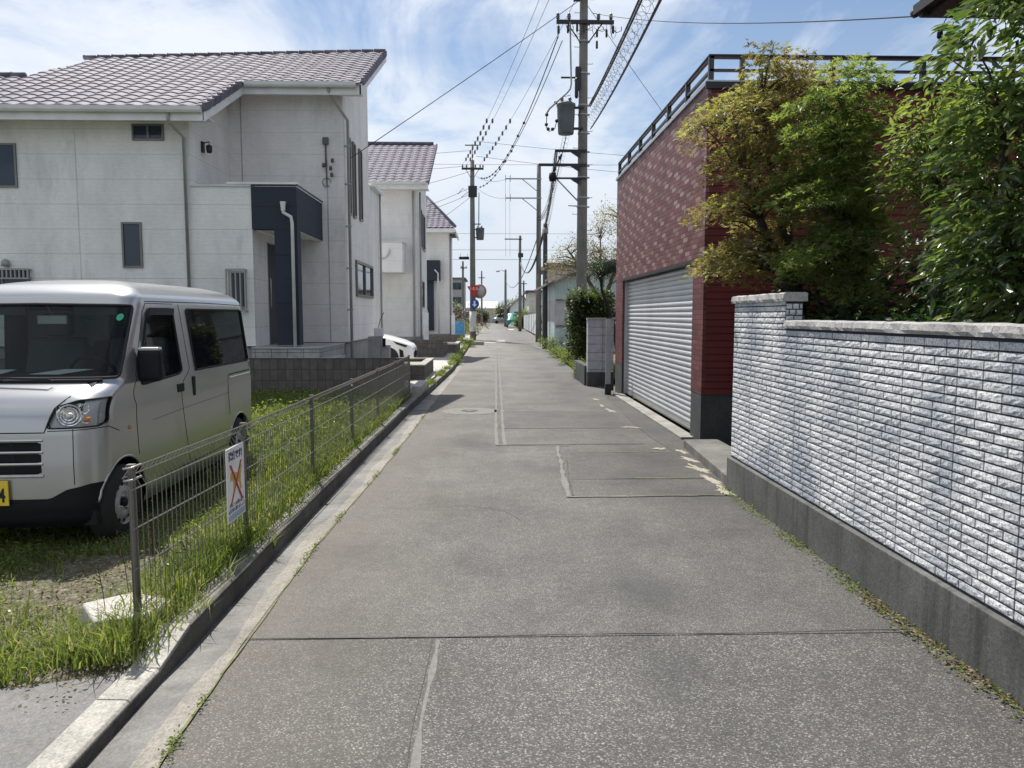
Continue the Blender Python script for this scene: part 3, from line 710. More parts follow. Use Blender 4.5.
# ------------------------------------------------------------------ house nearest, two storeys
H1 = thing('house', 'large two-storey ivory house behind the van, nearest of the pale houses on the left', 'house', (-7, 17, 0))
YF, YR, XS, XB = 14.55, 16.7, -3.14, -5.56     # front plane, recessed plane, road-side plane, left block corner
b = MB(); b.box((-13.5,YF,1.0),(XB,YF+.25,5.22)); b.box((XB,YF,1.0),(-4.46,YF+.25,3.98)); loc(b.build('front_wall', M['siding_ivory'], H1), H1)
b = MB(); b.prism([(YF+.25,3.9),(18.3,3.9),(18.3,7.15),(YF+.25,5.48)], 'x', XB-.25, XB)
b.box((XB+.001,YR,1.0),(XS,YR+.25,6.38)); loc(b.build('recessed_wall', M['siding_warm'], H1), H1)
b = MB(); b.prism([(YR+.25,1.0),(20.05,1.0),(20.05,8.05),(YR+.25,6.4)], 'x', XS-.25, XS); b.box((XS-.25,20.05,1.0),(XS,21.75,4.95)); b.box((-13.5,21.5,1),(XS-.25,21.75,4.95)); b.box((-9.0,18.2,4.9),(XS-.25,18.4,7.2))
loc(b.build('side_wall', M['siding_side'], H1), H1)
b = MB(); b.box((-13.5,YF+.03,-.1),(XB-.0,YF+.24,.998)); b.box((XB,YF+.03,-.1),(-4.49,YF+.24,.998)); b.box((XB,YR+.03,-.1),(XS-.03,YR+.24,.998)); b.box((XS-.24,YR+.24,-.1),(XS-.03,21.7,.998))
loc(b.build('foundation', M['foundation'], H1), H1)
b = MB(); b.box((-13.5,YF-.012,.985),(-4.46,YF-.0,1.012)); b.box((XB,YR-.012,.985),(XS+.012,YR,1.012)); b.box((XS,YR,.985),(XS+.012,21.75,1.012)); loc(b.build('base_flashing', M['rail_metal'], H1), H1)
ey, ez, sl_ = 14.0, 5.27, .49
def in1(x, y):
    if y < 16.15: return x < -5.08
    if x > -2.66: return False
    if x < -9.65: return y < 16.5
    if x < -9.2: return y < 16.5 + (x+9.65)/.45*2.3
    return y < 20.15 + (x+2.65)*.2
V_, F_ = roof_sheet(-13.6, -2.65, ey, 20.3, ez, sl_, inside=in1)
rf = loc(npmesh('roof', V_, F_, M['roof_tile'], H1), H1)
b = MB(); Z = lambda y: ez + sl_*(y-ey)
# roof boards under the tiles
b.prism([(ey,Z(ey)-.10),(ey,Z(ey)-.005),(16.4,Z(16.4)-.005),(16.4,Z(16.4)-.10)], 'x', -13.6, -9.2)
b.prism([(ey,Z(ey)-.10),(ey,Z(ey)-.005),(16.2,Z(16.2)-.005),(16.2,Z(16.2)-.10)], 'x', -9.2, -5.09)
b.add([(x, y, Z(y)+d) for d in (-.10, -.005) for x, y in ((-9.15,16.2),(-2.70,16.2),(-2.70,20.1),(-9.15,18.75))], [(0,1,2,3),(7,6,5,4),(0,4,5,1),(1,5,6,2),(2,6,7,3),(3,7,4,0)])
b.prism([(16.4,Z(16.4)-.10),(16.4,Z(16.4)-.006),(21.9,5.1),(21.9,5.0)], 'x', -13.6, -9.15)
sub(b.build('roof_deck', M['trim_white'], rf))
b = MB()   # fascia boards and soffits
b.box((-13.6,ey-.02,Z(ey)-.24),(-5.08,ey+.0,Z(ey)-.035)); b.box((-13.6,ey,Z(ey)-.13),(-5.10,YF-.002,Z(ey)-.105))
b.box((-5.08,16.18,Z(16.2)-.24),(-2.66,16.2,Z(16.2)-.035)); b.box((XB+.01,16.2,Z(16.2)-.13),(-2.70,YR-.002,Z(16.2)-.105))
b.prism([(ey-.02,Z(ey)-.25),(ey-.02,Z(ey)-.03),(16.18,Z(16.2)-.04),(16.18,Z(16.2)-.25)], 'x', -5.095, -5.06)
b.prism([(16.18,Z(16.2)-.25),(16.18,Z(16.2)-.04),(20.15,Z(20.15)-.02),(20.15,Z(20.15)-.24)], 'x', -2.69, -2.655)
b.prism([(16.3,Z(16.3)-.22),(16.3,Z(16.3)-.17),(20.1,Z(20.1)-.17),(20.1,Z(20.1)-.22)], 'x', XS+.0, -2.69)
b.box((XS-.3,20.25,4.93),(XS+.12,21.95,5.02))
loc(b.build('fascia', M['trim_white'], H1), H1)
b = MB()   # verge tiles along the sloping edges and the ridge
y = ey; cut_ = False
while y < 19.95:
    x = -5.07 if y < 16.0 else -2.65
    if y > 16.0 and not cut_: sub(b.build('verge_tile', M['roof_tile'], rf)); b = MB(); cut_ = True
    if not (15.95 < y < 16.2): b.prism([(y-.03,Z(y)+.075),(y-.03,Z(y)-.085),(y+.25,Z(y+.25)-.085),(y+.25,Z(y+.25)+.045)], 'x', x-.03, x+.03)
    y += .262
sub(b.build('verge_tile', M['roof_tile'], rf))
b = MB(); x = -9.55
while x < -2.7: yy_ = 20.13+(x+2.65)*.2; b.lathe([(.055,0),(.065,.02),(.055,.045),(.05,.29)], (x,yy_,Z(yy_)+.03), 'x', 10); x += .3
sub(b.build('ridge_tile', M['roof_tile'], rf)); b = MB(); x = -13.5
while x < -9.6: b.lathe([(.075,0),(.085,.02),(.075,.045),(.07,.29)], (x,16.5,Z(16.5)+.03), 'x', 10); x += .3
sub(b.build('ridge_tile', M['roof_tile'], rf))
def gutter_tube(mb, x0, x1, y, z, r=.055):
    pr = [(y-r,z+.02),(y-r,z-.05),(y-r*.6,z-.085),(y+r*.6,z-.085),(y+r,z-.05),(y+r,z+.02)]
    mb.prism(pr, 'x', x0, x1)
b = MB(); gutter_tube(b, -13.6, -5.10, ey-.08, Z(ey)-.03); gutter_tube(b, -5.0, -2.75, 16.10, Z(16.2)-.03); loc(b.build('roof_gutter', M['pvc_light'], H1), H1)
def pipe(T, pts, r=.03, m='pvc_grey', name='drainpipe'):
    b = MB(); b.tube(pts, r, 8); return loc(b.build(name, M[m], T), T)
pipe(H1, [(-5.7,ey-.06,Z(ey)-.1),(-5.7,ey-.02,Z(ey)-.26),(-5.64,YF-.07,Z(ey)-.42),(-5.64,YF-.07,.4)], .032)
pipe(H1, [(-3.32,16.14,Z(16.2)-.1),(-3.32,16.2,Z(16.2)-.2),(-3.06,YR+.12,Z(16.2)-.6),(-3.06,YR+.12,.4)], .032)
pipe(H1, [(XS+.06,21.6,4.95),(XS+.06,21.6,.3)], .03)
for z in (1.7,2.6,3.5,4.4,5.2):
    b = MB(); b.box((-3.14,YR+.075,z),(-3.02,YR+.165,z+.03)); loc(b.build('pipe_clip', M['galv'], H1), H1)
b = MB()   # balcony parapet coping and porch cap
b.box((XB,YF-.03,3.98),(-4.46,YF+.28,4.02)); loc(b.build('parapet_cap', M['pvc_light'], H1), H1)
b = MB(); b.box((-4.9,YF-.04,4.021),(-3.60,YF+.2,4.06)); loc(b.build('porch_cap', M['trim_white'], H1), H1)
P = MB()   # navy porch box, column
P.box((-4.46,YF-.02,3.20),(-3.62,YF+.22,3.978)); P.box((-3.82,YF+.22,3.20),(-3.62,YR-.002,3.978)); P.box((-4.05,YF-.015,1.03),(-3.625,YF+.26,3.20))
loc(P.build('porch_canopy', M['siding_navy'], H1), H1)
b = MB(); b.box((-4.45,YF+.22,3.21),(-3.83,YR-.003,3.26)); b.box((-3.81,YF+.25,3.185),(-3.65,YR-.003,3.197)); loc(b.build('porch_ceiling', M['soffit'], H1), H1)
b = MB(); b.box((-3.60,YF-.022,4.0),(-3.62,YR,4.03)); loc(b.build('canopy_edge', M['rail_metal'], H1), H1)
b = MB(); b.box((-4.66,YF+.25,1.0),(-4.46,15.45,3.20)); b.box((-4.66,15.45,3.05),(-4.46,YR,3.20)); b.box((-4.66,16.4,1.0),(-4.46,YR,3.05)); loc(b.build('porch_wall', M['siding_warm'], H1), H1)
d = MB(); d.box((-4.56,15.48,1.02),(-4.49,16.38,3.02)); d = loc(d.build('door', M['door_navy'], H1), H1)
b = MB(); b.box((-4.58,15.45,1.0),(-4.455,15.485,3.05)); b.box((-4.58,16.375,1.0),(-4.455,16.41,3.05)); b.box((-4.58,15.485,3.02),(-4.455,16.375,3.05)); sub(b.build('frame', M['window_frame_pale'], d))
b = MB(); b.tube([(-4.49,15.58,1.75),(-4.44,15.58,1.77),(-4.44,15.58,2.33),(-4.49,15.58,2.35)], .015, 6); sub(b.build('handle', M['alu'], d))
b = MB(); b.box((-4.46,YF-.25,.0),(-3.2,YR-.004,.97)); loc(b.build('porch_base', M['porch_riser'], H1), H1)
b = MB(); b.box((-4.46,YF-.27,.972),(-3.18,YR-.005,1.0)); b.box((-3.9,YF-.28,.0),(-2.95,YF+.9,.80)); loc(b.build('porch_floor', M['porch_tile'], H1, .006), H1)
pipe(H1, [(-3.86,YF-.05,3.62),(-3.86,YF-.07,3.5),(-3.72,YF-.07,3.42),(-3.70,YF-.07,3.3),(-3.70,YF-.07,.6)], .032, 'pvc_light')
b = MB(); b.prism([(-3.91,3.70),(-3.81,3.70),(-3.83,3.52),(-3.89,3.52)], 'y', YF-.10, YF-.022); loc(b.build('rainwater_head', M['pvc_light'], H1, .006), H1)
# windows of house 1
win_box(-6.60, -6.02, YF, 4.80, 5.10, H1, mull=2); win_box(-9.3, -8.72, YF, 3.94, 4.74, H1, mull=1); win_box(-6.87, -6.50, YF, 2.48, 3.32, H1)
win_box(-9.6, -8.60, YF, 1.75, 2.46, H1, mull=2); w = win_box(-4.93, -4.60, YF, 1.72, 2.42, H1, 'window_frame_pale')
for x0, x1, z0, z1 in ((-4.95,-4.58,1.66,2.46), (-9.65,-8.56,2.26,2.46)):
    b = MB(); b.box((x0,YF-.13,z1-.03),(x1,YF-.10,z1)); b.box((x0,YF-.13,z0),(x1,YF-.10,z0+.03)); n = int((x1-x0)/.075)
    for i in range(n+1): x = x0+(x1-x0-.025)*i/n; b.box((x,YF-.127,z0+.03),(x+.025,YF-.103,z1-.03))
    for x in (x0, x1-.03): b.box((x,YF-.10,z0+.01),(x+.03,YF-.003,z0+.03)); b.box((x,YF-.10,z1-.03),(x+.03,YF-.003,z1-.01))
    loc(b.build('window_grille', M['pvc_grey'], H1), H1)
for ya, yb, z0, z1 in ((17.12,17.34,3.8,5.5), (17.66,17.98,3.82,5.5), (18.5,18.84,3.85,5.52)): win_box(ya, yb, XS, z0, z1, H1, axis='x', fw=.04, out=.05)
win_box(17.86, 20.3, XS, 2.03, 2.87, H1, axis='x', mull=2, out=.05, fw=.06)
# wall lamp, vents, meter box and intake wires
b = MB(); b.box((XB,15.1,4.72),(XB+.04,15.2,4.92)); b.tube([(XB+.04,15.15,4.9),(XB+.14,15.15,4.92),(XB+.14,15.15,4.86)], .012); b.lathe([(.03,.12),(.06,.10),(.055,0),(.04,-.03)], (XB+.14,15.15,4.74), n=10); loc(b.build('wall_lamp', M['dark_metal'], H1), H1)
b = MB(); b.box((-5.0,YF-.09,1.78),(-4.985,YF,2.0)); b.box((-5.13,YF-.09,1.80),(-4.985,YF-.001,1.98)); loc(b.build('vent_hood', M['trim_white'], H1, .01), H1)
b = MB(); b.lathe([(.0,.14),(.05,.12),(.07,.06),(.07,0)], (-9.0,YF-.06,2.5), n=12); loc(b.build('vent_hood', M['pvc_grey'], H1), H1)
b = MB(); b.box((-3.57,YR-.06,5.22),(-3.45,YR,5.36)); b.tube([(-3.51,YR-.03,5.22),(-3.51,YR-.03,4.75)], .018)
for x, z in ((-3.55,4.72),(-3.40,4.66),(-3.36,4.82),(-3.38,4.52)): b.lathe([(.012,0),(.035,.02),(.035,.08),(.012,.10)], (x,YR-.09,z), n=8)
pts = [(-3.5+.09*math.cos(a)*1.0,YR-.05,4.42+.09*math.sin(a)) for a in [q*.5 for q in range(0, 12)]]; b.tube(pts, .009, 5)
b.tube([(-3.51,YR-.03,4.75),(-3.50,YR-.03,4.35)], .01, 5); loc(b.build('cable_intake', M['cable_grey'], H1), H1)
b = MB(); b.box((-5.30,YR-.01,4.02),(-5.285,YR-.001,6.2)); b.box((-3.50,YR-.01,1.02),(-3.485,YR-.001,4.9)); loc(b.build('panel_joint', M['pvc_grey'], H1), H1)
b = MB(); b.box((-7.66,YF-.006,1.02),(-7.648,YF-.001,5.0)); b.box((-9.5,YF-.006,1.02),(-9.488,YF-.001,5.0)); loc(b.build('panel_joint', M['pvc_light'], H1), H1)

# ------------------------------------------------------------------ second and third pale houses
H2 = thing('house', 'second pale house along the street with a boxed white balcony on its front', 'house', (-5, 32, 0))
b = MB(); b.box((-9,30,.75),(-2.86,30.25,6.5)); loc(b.build('front_wall', M['siding_warm'], H2), H2)
b = MB(); b.prism([(30.25,.75),(34.3,.75),(34.3,8.55),(30.25,6.52)], 'x', -3.11, -2.86); b.box((-9,34.1,.75),(-3.11,34.3,8.4)); b.box((-9,30.25,.75),(-8.8,34.1,7)); loc(b.build('side_wall', M['siding_side'], H2), H2)
b = MB(); b.box((-8.97,30.03,-.1),(-2.89,34.25,.748)); loc(b.build('foundation', M['foundation'], H2), H2)
V_, F_ = roof_sheet(-9.2, -2.36, 29.5, 34.35, 6.62, .50, .33, .34); rf = loc(npmesh('roof', V_, F_, M['roof_tile'], H2), H2)
b = MB(); b.prism([(29.5,6.5),(29.5,6.61),(34.35,9.03),(34.35,8.93)], 'x', -9.2, -2.40); sub(b.build('roof_deck', M['trim_white'], rf))
b = MB(); x = -9.1
while x < -2.5: b.lathe([(.085,0),(.095,.02),(.085,.045),(.08,.32)], (x,34.33,9.1), 'x', 8); x += .33
y = 29.5
while y < 34.2: b.prism([(y-.03,6.62+.5*(y-29.5)+.08),(y-.03,6.62+.5*(y-29.5)-.1),(y+.28,6.62+.5*(y-29.22)-.1),(y+.28,6.62+.5*(y-29.22)+.05)], 'x', -2.40, -2.34); y += .29
sub(b.build('ridge_tile', M['roof_tile'], rf))
b = MB(); b.box((-9.2,29.46,6.36),(-2.38,29.5,6.58)); b.box((-9.2,29.5,6.36),(-2.38,30,6.40)); b.prism([(29.48,6.36),(29.48,6.58),(34.35,9.0),(34.35,8.78)], 'x', -2.43, -2.40); loc(b.build('fascia', M['trim_white'], H2), H2)
b = MB(); gutter_tube(b, -9.2, -2.45, 29.38, 6.6); loc(b.build('roof_gutter', M['pvc_light'], H2), H2)
b = MB(); b.box((-4.9,29.0,3.2),(-3.32,30,4.32)); loc(b.build('balcony', M['siding_ivory'], H2, .01), H2)
b = MB(); b.box((-4.92,28.98,4.32),(-3.30,30,4.36)); loc(b.build('balcony_rim', M['pvc_light'], H2), H2)
pipe(H2, [(-4.3,28.95,3.7),(-3.95,28.95,3.75),(-3.85,28.95,3.9),(-3.8,28.95,4.05)], .035, 'pvc_light'); pipe(H2, [(-3.0,29.9,6.4),(-3.0,29.93,.2)], .04); pipe(H2, [(-2.78,30.5,6.4),(-2.78,30.5,.2)], .04)
for ya, yb, z0, z1 in ((31.0,31.8,4.3,5.9),(32.3,33.3,4.3,5.8),(31.2,32.6,1.9,3.0)): win_box(ya, yb, -2.86, z0, z1, H2, axis='x', fw=.06, out=.05)
H3 = thing('house', 'third pale house along the street, farthest of the row, with a navy porch strip', 'house', (-5, 47, 0))
b = MB(); b.box((-9,45,.5),(-2.45,45.25,6.45)); loc(b.build('front_wall', M['siding_warm'], H3), H3)
b = MB(); b.box((-2.7,45.25,.5),(-2.45,49,6.45)); b.box((-9,48.8,.5),(-2.7,49,6.45)); b.box((-9,45.25,.5),(-8.8,48.8,6.4)); loc(b.build('side_wall', M['siding_side'], H3), H3)
b = MB(); b.box((-8.97,45.03,-.1),(-2.48,48.97,.498)); loc(b.build('foundation', M['foundation'], H3), H3)
V_, F_ = roof_sheet(-9.2, -2.0, 44.4, 49.4, 6.6, .50, .33, .36, inside=lambda x, y: x < -2.05 - (y-44.4)*.40); rf = loc(npmesh('roof', V_, F_, M['roof_tile'], H3), H3)
b = MB(); b.add([(-9.2,44.4,6.5),(-2.05,44.4,6.5),(-4.1,49.4,9.0),(-9.2,49.4,9.0),(-2.05,49.4,6.5),(-9.2,49.4,6.5)], [(0,1,2,3),(1,4,2),(0,5,4,1),(3,2,4,5),(0,3,5)]); sub(b.build('roof_deck', M['roof_tile'], rf))
b = MB(); b.tube([(-9.2,49.4,9.1),(-4.05,49.4,9.1),(-2.05,44.4,6.68)], .09, 8); sub(b.build('ridge_tile', M['roof_tile'], rf))
b = MB(); b.box((-9.2,44.36,6.34),(-2.05,44.4,6.56)); b.box((-9.2,44.4,6.34),(-2.05,45,6.38)); b.box((-2.1,44.4,6.34),(-2.05,49.4,6.54)); loc(b.build('fascia', M['trim_white'], H3), H3)
b = MB(); b.box((-3.75,44.7,.7),(-3.35,44.998,4.75)); b.box((-3.75,44.4,3.6),(-2.95,44.998,4.75)); loc(b.build('porch_strip', M['siding_navy'], H3), H3)
pipe(H3, [(-3.25,44.35,4.2),(-3.05,44.35,4.0),(-3.02,44.35,.2)], .045, 'pvc_light'); pipe(H3, [(-2.38,45.3,6.3),(-2.38,45.3,.2)], .045)

# ------------------------------------------------------------------ block walls, planter, meter pier on the left
t = thing('retaining_wall', 'low brown block wall in front of the nearest house, behind the weeds', 'wall', (-6, 14.1, 0))
b = MB(); b.box((-13,14.08,-.1),(-1.62,14.2,.79)); loc(b.build('blocks', M['brown_block'], t), t)
b = MB(); b.box((-13,14.075,.79),(-1.61,14.205,.803)); loc(b.build('cap', M['brown_block'], t), t)
t = thing('planter', 'raised brown block planter filled with pale gravel beside the kerb', 'planter', (-2.3, 18.8, 0))
b = MB(); b.box((-1.70,17.8,-.1),(-1.55,20.3,.42)); b.box((-3.6,17.65,-.1),(-1.55,17.8,.42)); b.box((-3.6,20.3,-.1),(-1.55,20.45,.42)); loc(b.build('blocks', M['brown_block'], t), t)
b = MB(); b.box((-1.72,17.79,.42),(-1.53,20.31,.455)); b.box((-3.6,17.63,.42),(-1.53,17.788,.455)); b.box((-3.6,20.312,.42),(-1.53,20.47,.455)); loc(b.build('coping', M['kerb_concrete'], t, .006), t)
b = MB(); b.box((-3.6,17.8,.1),(-1.705,20.3,.36)); loc(b.build('gravel_fill', M['gravel'], t), t)
t = thing('gate_pier', 'grey block gate pier with a white meter box on top, right of the nearest house', 'gate pier', (-2.5, 17.3, 0))
b = MB(); b.box((-2.75,17.1,-.1),(-2.47,17.35,1.12)); b.box((-2.465,17.12,-.1),(-2.28,17.35,.92)); loc(b.build('blocks', M['pier_block'], t, .006), t)
b = MB(); b.box((-2.62,17.1,1.122),(-2.42,17.3,1.31)); loc(b.build('meter_box', M['trim_white'], t, .01), t)
b = MB(); b.box((-2.43,17.08,.90),(-2.36,17.119,1.08)); loc(b.build('intercom', M['black_plastic'], t), t)
b = MB(); b.tube([(-2.55,17.3,1.31),(-2.5,17.32,1.5),(-2.42,17.33,1.66)], .008, 5); loc(b.build('cable', M['cable'], t), t)
t = thing('block_wall', 'brown block wall behind the small white car', 'wall', (-3, 27.2, 0))
b = MB(); b.box((-9,27.2,-.1),(-1.7,27.35,.72)); b.box((-1.9,27.35,-.1),(-1.7,29.6,.55)); loc(b.build('blocks', M['brown_block'], t), t)
t = thing('planter', 'far brown block planter with pale coping in front of the second house', 'planter', (-1.5, 31.5, 0))
b = MB(); b.box((-2.4,30.2,-.1),(-1.35,33.5,.42)); loc(b.build('blocks', M['brown_block'], t), t)
b = MB(); b.box((-2.42,30.18,.42),(-1.33,30.35,.46)); b.box((-1.5,30.35,.42),(-1.33,33.5,.46)); b.box((-2.42,30.35,.42),(-2.3,33.5,.46)); loc(b.build('coping', M['kerb_concrete'], t), t)
t = thing('block_wall', 'dark low block wall in front of the third house', 'wall', (-2, 41, 0))
b = MB(); b.box((-9,41,-.1),(-1.6,41.2,.55)); b.box((-1.8,41.2,-.1),(-1.6,44,.45)); loc(b.build('blocks', M['brown_block'], t), t)
for i, (x, y, h, lab) in enumerate(((-2.55,30.0,1.7,'slim white meter post at the corner of the second house'),(-2.1,42.5,1.6,'slim white meter post near the third house'))):
    t = thing('meter_post', lab, 'meter post', (x, y, 0)); b = MB(); b.box((x-.1,y-.08,0),(x+.1,y+.08,h)); loc(b.build('post', M['trim_white'], t, .01), t)
    b = MB(); b.lathe([(.0,.0),(.07,.0),(.08,.06),(.05,.12),(0,.13)], (x,y,h), n=10); loc(b.build('meter', M['insulator_white'], t), t)
b = MB(); b.box((-1.52,14.5,.0),(-1.33,15.9,.24)); tag(b.build('concrete_block', M['light_concrete'], bevel=.01), 'long pale concrete block beside the end of the mesh fence', 'concrete block')
b = MB(); b.add([(-2.12,3.83,.0),(-1.94,3.60,.0),(-1.66,3.66,.0),(-1.62,3.86,.0),(-1.90,3.98,.0),(-2.10,3.84,.13),(-1.92,3.61,.125),(-1.68,3.67,.13),(-1.64,3.85,.14),(-1.90,3.97,.14)],
                [(0,4,3,2,1),(5,6,7,8,9),(0,1,6,5),(1,2,7,6),(2,3,8,7),(3,4,9,8),(4,0,5,9)])
tag(b.build('concrete_block', M['stone_block'], bevel=.012), 'broken flat concrete block lying in the weeds at the first fence post', 'concrete block')

# ------------------------------------------------------------------ mesh fence and the notice on it
FX = lambda y: interp([(0,-1.77),(3.7,-1.765),(5.16,-1.685),(9,-1.60),(14,-1.50)], y)
FN = thing('mesh_fence', 'low grey wire mesh fence between the weedy plot and the kerb', 'fence', (-1.66, 8.8, 0))
py_ = [3.72, 5.16, 6.96, 8.75, 10.5, 12.2, 13.9]
for i, y in enumerate(py_):
    x = FX(y); b = MB(); b.box((x-.015,y-.015,-.1),(x+.015,y+.015,.86 if i != 3 else .80)); p = loc(b.build('post', M['fence_metal'], FN, .004), FN)
    b = MB(); b.box((x-.018,y-.018,.86),(x+.018,y+.018,.872)); sub(b.build('post_cap', M['fence_metal'], p))
for i, (ya, yb) in enumerate([(3.66, 5.18), (5.18, 6.98), (6.98, 8.75), (8.75, 10.5), (10.5, 12.2), (12.2, 13.9)]):
    b = MB(); n = int((yb-ya)/.05)
    xa, xb_ = FX(ya)+.022, FX(yb)+.022
    for k in range(n+1):
        y = ya+(yb-ya)*k/n; x = xa+(xb_-xa)*k/n; wv = random.uniform(-.002, .002)
        b.tube([(x,y,.10),(x+wv,y,.755),(x-.035,y,.815),(x+.0,y,.862)], .0027, 4, False)
    for z, dx in ((.862,0),(.815,-.036),(.755,.003),(.56,.003),(.36,.003),(.16,.003)): b.tube([(xa+dx,ya,z),(xb_+dx,yb,z)], .0042, 5)
    loc(b.build('wire_panel', M['fence_wire'], FN), FN)
b = MB()
for z in (.86,.80): b.tube([(-1.775,3.66,z),(-1.735,3.66,z+.005),(-1.735,3.76,z+.005)], .006, 6)
loc(b.build('end_clip', M['alu'], FN), FN)
def text(s, size, m, name='lettering', depth=.001, parent=None, matrix=None, xs=1.0, align='CENTER', bold=0):
    c = bpy.data.curves.new(name, 'FONT'); c.body = s; c.size = size; c.extrude = depth; c.align_x = align; c.align_y = 'CENTER'; c.offset = bold; c.resolution_u = 3
    o = bpy.data.objects.new(name, c); COL.objects.link(o); bpy.context.view_layer.update()
    me = bpy.data.meshes.new_from_object(o.evaluated_get(bpy.context.evaluated_depsgraph_get())); bpy.data.objects.remove(o)
    me.materials.clear(); me.materials.append(m)
    n = len(me.vertices)
    q = bpy.data.objects.new(name, me); COL.objects.link(q)
    me.transform((matrix or Matrix.Identity(4)) @ Matrix.Diagonal((xs, 1, 1, 1)))
    if parent: q.parent = parent
    return q
# notice faces the road (+x); local x runs along -y ... +y towards the far end
S = thing('notice_sign', 'white notice with a red cross over a yellow dog, wired to the mesh fence', 'sign', (-1.645, 4.86, .53), 0)
Ms = Matrix(((0,0,1,0),(1,0,0,0),(0,1,0,0),(0,0,0,1)))      # (x,y,z)->(z,x,y): right = +Y, up = +Z, out = +X
def s_poly(pts, m, name, d):
    b = MB(); n = len(pts); b.prism([(u, w) for u, w in pts], 'x', d-.0006, d+.0004); o = b.build(name, m, S); return o
b = MB(); b.prism([(-.165,-.235),(.165,-.235),(.165,.235),(-.165,.235)], 'x', -.003, .003); b.build('board', M['white_sign'], S)
text('迷惑です!', .060, M['blue_ink'], 'heading', .0005, S, Matrix.Translation((.0045,0,.175)) @ Ms, 1.0, bold=.0025)
dog = [(-.11,.02),(-.10,.07),(-.07,.085),(-.045,.075),(.01,.06),(.07,.055),(.10,.095),(.115,.09),(.095,.045),(.085,.0),(.10,-.055),(.08,-.06),(.055,-.01),(-.01,.0),(-.03,-.06),(-.055,-.06),(-.05,.01),(-.075,.03)]
s_poly(dog, M['dog_yellow'], 'dog_picture', .004)
for a, nm in ((1, 'red_cross'), (-1, 'red_cross')):
    s_poly([(-.115,-a*.115-.012),(-.095,-a*.115-.012+0.0),(.115,a*.115+.012),(.095,a*.115+.012)] if a == 1 else [(-.115,.127),(-.09,.127),(.115,-.127),(.09,-.127)], M['cross_red'], nm, .0052 if a == 1 else .0064)
text('犬のフンは飼い主が', .030, M['blue_ink'], 'small_print', .0004, S, Matrix.Translation((.0045,0,-.135)) @ Ms)
text('必ず持ち帰りましょう', .030, M['blue_ink'], 'small_print', .0004, S, Matrix.Translation((.0045,0,-.168)) @ Ms)
s_poly([(-.15,-.225),(.15,-.225),(.15,-.188),(-.15,-.188)], M['sky_blue_ink'], 'blue_band', .0038)
for z in (.2, -.2):
    b = MB(); b.tube([(.006,.12,z),(-.015,.13,z+.01),(-.02,.1,z)], .0015, 4); b.build('wire_tie', M['galv'], S)
# ------------------------------------------------------------------ the van: one skin over rounded-rectangle plans, cut into panels
VX, VY = -3.33, 4.95
T_HW = [(.18,.69),(.26,.72),(.5,.735),(.9,.738),(1.10,.730),(1.13,.726),(1.70,.672)]
T_YF = [(.18,.07),(.24,.02),(.34,0),(.62,.0),(.84,.012),(.94,.03),(1.00,.06),(1.05,.115),(1.09,.19),(1.12,.27),(1.14,.315),(1.70,.76)]
T_YR = [(.18,3.36),(.3,3.40),(.6,3.41),(1.1,3.40),(1.70,3.31)]
def zcap(z):
    t = max(0., min(1., (z-1.70)/.19)); return (1-t*t)**.42 if t < 1 else 0.
def v_hw(z): return interp(T_HW, z) if z <= 1.70 else .672*max(.02, zcap(z)) 
def v_yf(z): return interp(T_YF, z) if z <= 1.70 else .76 + (1-zcap(z))*.95
def v_yr(z): return interp(T_YR, z) if z <= 1.70 else 3.31 - (1-zcap(z))*.55
def v_rf(z): return min(interp([(.18,.16),(.5,.20),(.9,.22),(1.1,.20),(1.3,.15),(1.7,.13)], z), v_hw(z)*.8)
def VP(q, z):
    """q: distance along the plan outline from the front centre line, right half -> (x, y)"""
    hw, yf, yr, r = v_hw(z), v_yf(z), v_yr(z), v_rf(z)
    if q <= hw-r: x, y = q, yf
    elif q < hw+r:
        a = PI/4 + math.asin(max(-1, min(1, (q-hw)/(r*math.sqrt(2))))); x = hw-r+r*math.sin(a); y = yf+r-r*math.cos(a)
    else:
        x, y = hw, yf+(q-hw)
    bow = .055*(min(x, hw)/.74)**2 if y < yf+r+.001 else .055*(hw/.74)**2*max(0, 1-(y-yf-r)/1.2)
    return x, y+bow*1.0
QS = 3.05      # last q of the explicit side zone relative to hw
qs = list(np.arange(0, .50, .025)) + list(np.arange(.50, .98, .0205)) + list(np.arange(.98, 4.02, .0245))
zs = list(np.arange(.20, 1.70, .0235)) + [1.70+.19*math.sin(a) for a in np.linspace(.0, 1.5, 14)][1:]
def vp3(q, z):
    hw, yr = v_hw(z), v_yr(z)
    x, y = VP(q, z)
    rr_ = min(.11, hw*.5)
    if y > yr-rr_:                                    # rear corner then rear face
        s = q - (hw + (yr-rr_-v_yf(z))); L = rr_*PI/2
        ss = s/ (4.0-(hw+(yr-rr_-v_yf(z)))) * (L + hw-rr_) if 4.0 > hw+(yr-rr_-v_yf(z)) else 0
        if ss < L: a = ss/rr_; x = hw-rr_+rr_*math.cos(a); y = yr-rr_+rr_*math.sin(a)
        else: x = max(0, hw-rr_-(ss-L)); y = yr
    return x, y, z
def roundpoly(pts, r=.03, n=5):
    out = []; m = len(pts)
    for i in range(m):
        p0, p, p1 = Vector(pts[i-1]), Vector(pts[i]), Vector(pts[(i+1)%m])
        rr_ = min(r, (p0-p).length*.45, (p1-p).length*.45); a = p+(p0-p).normalized()*rr_; c = p+(p1-p).normalized()*rr_
        for k in range(n+1): t = k/n; out.append(tuple((1-t)**2*a + 2*t*(1-t)*p + t*t*c))
    return out
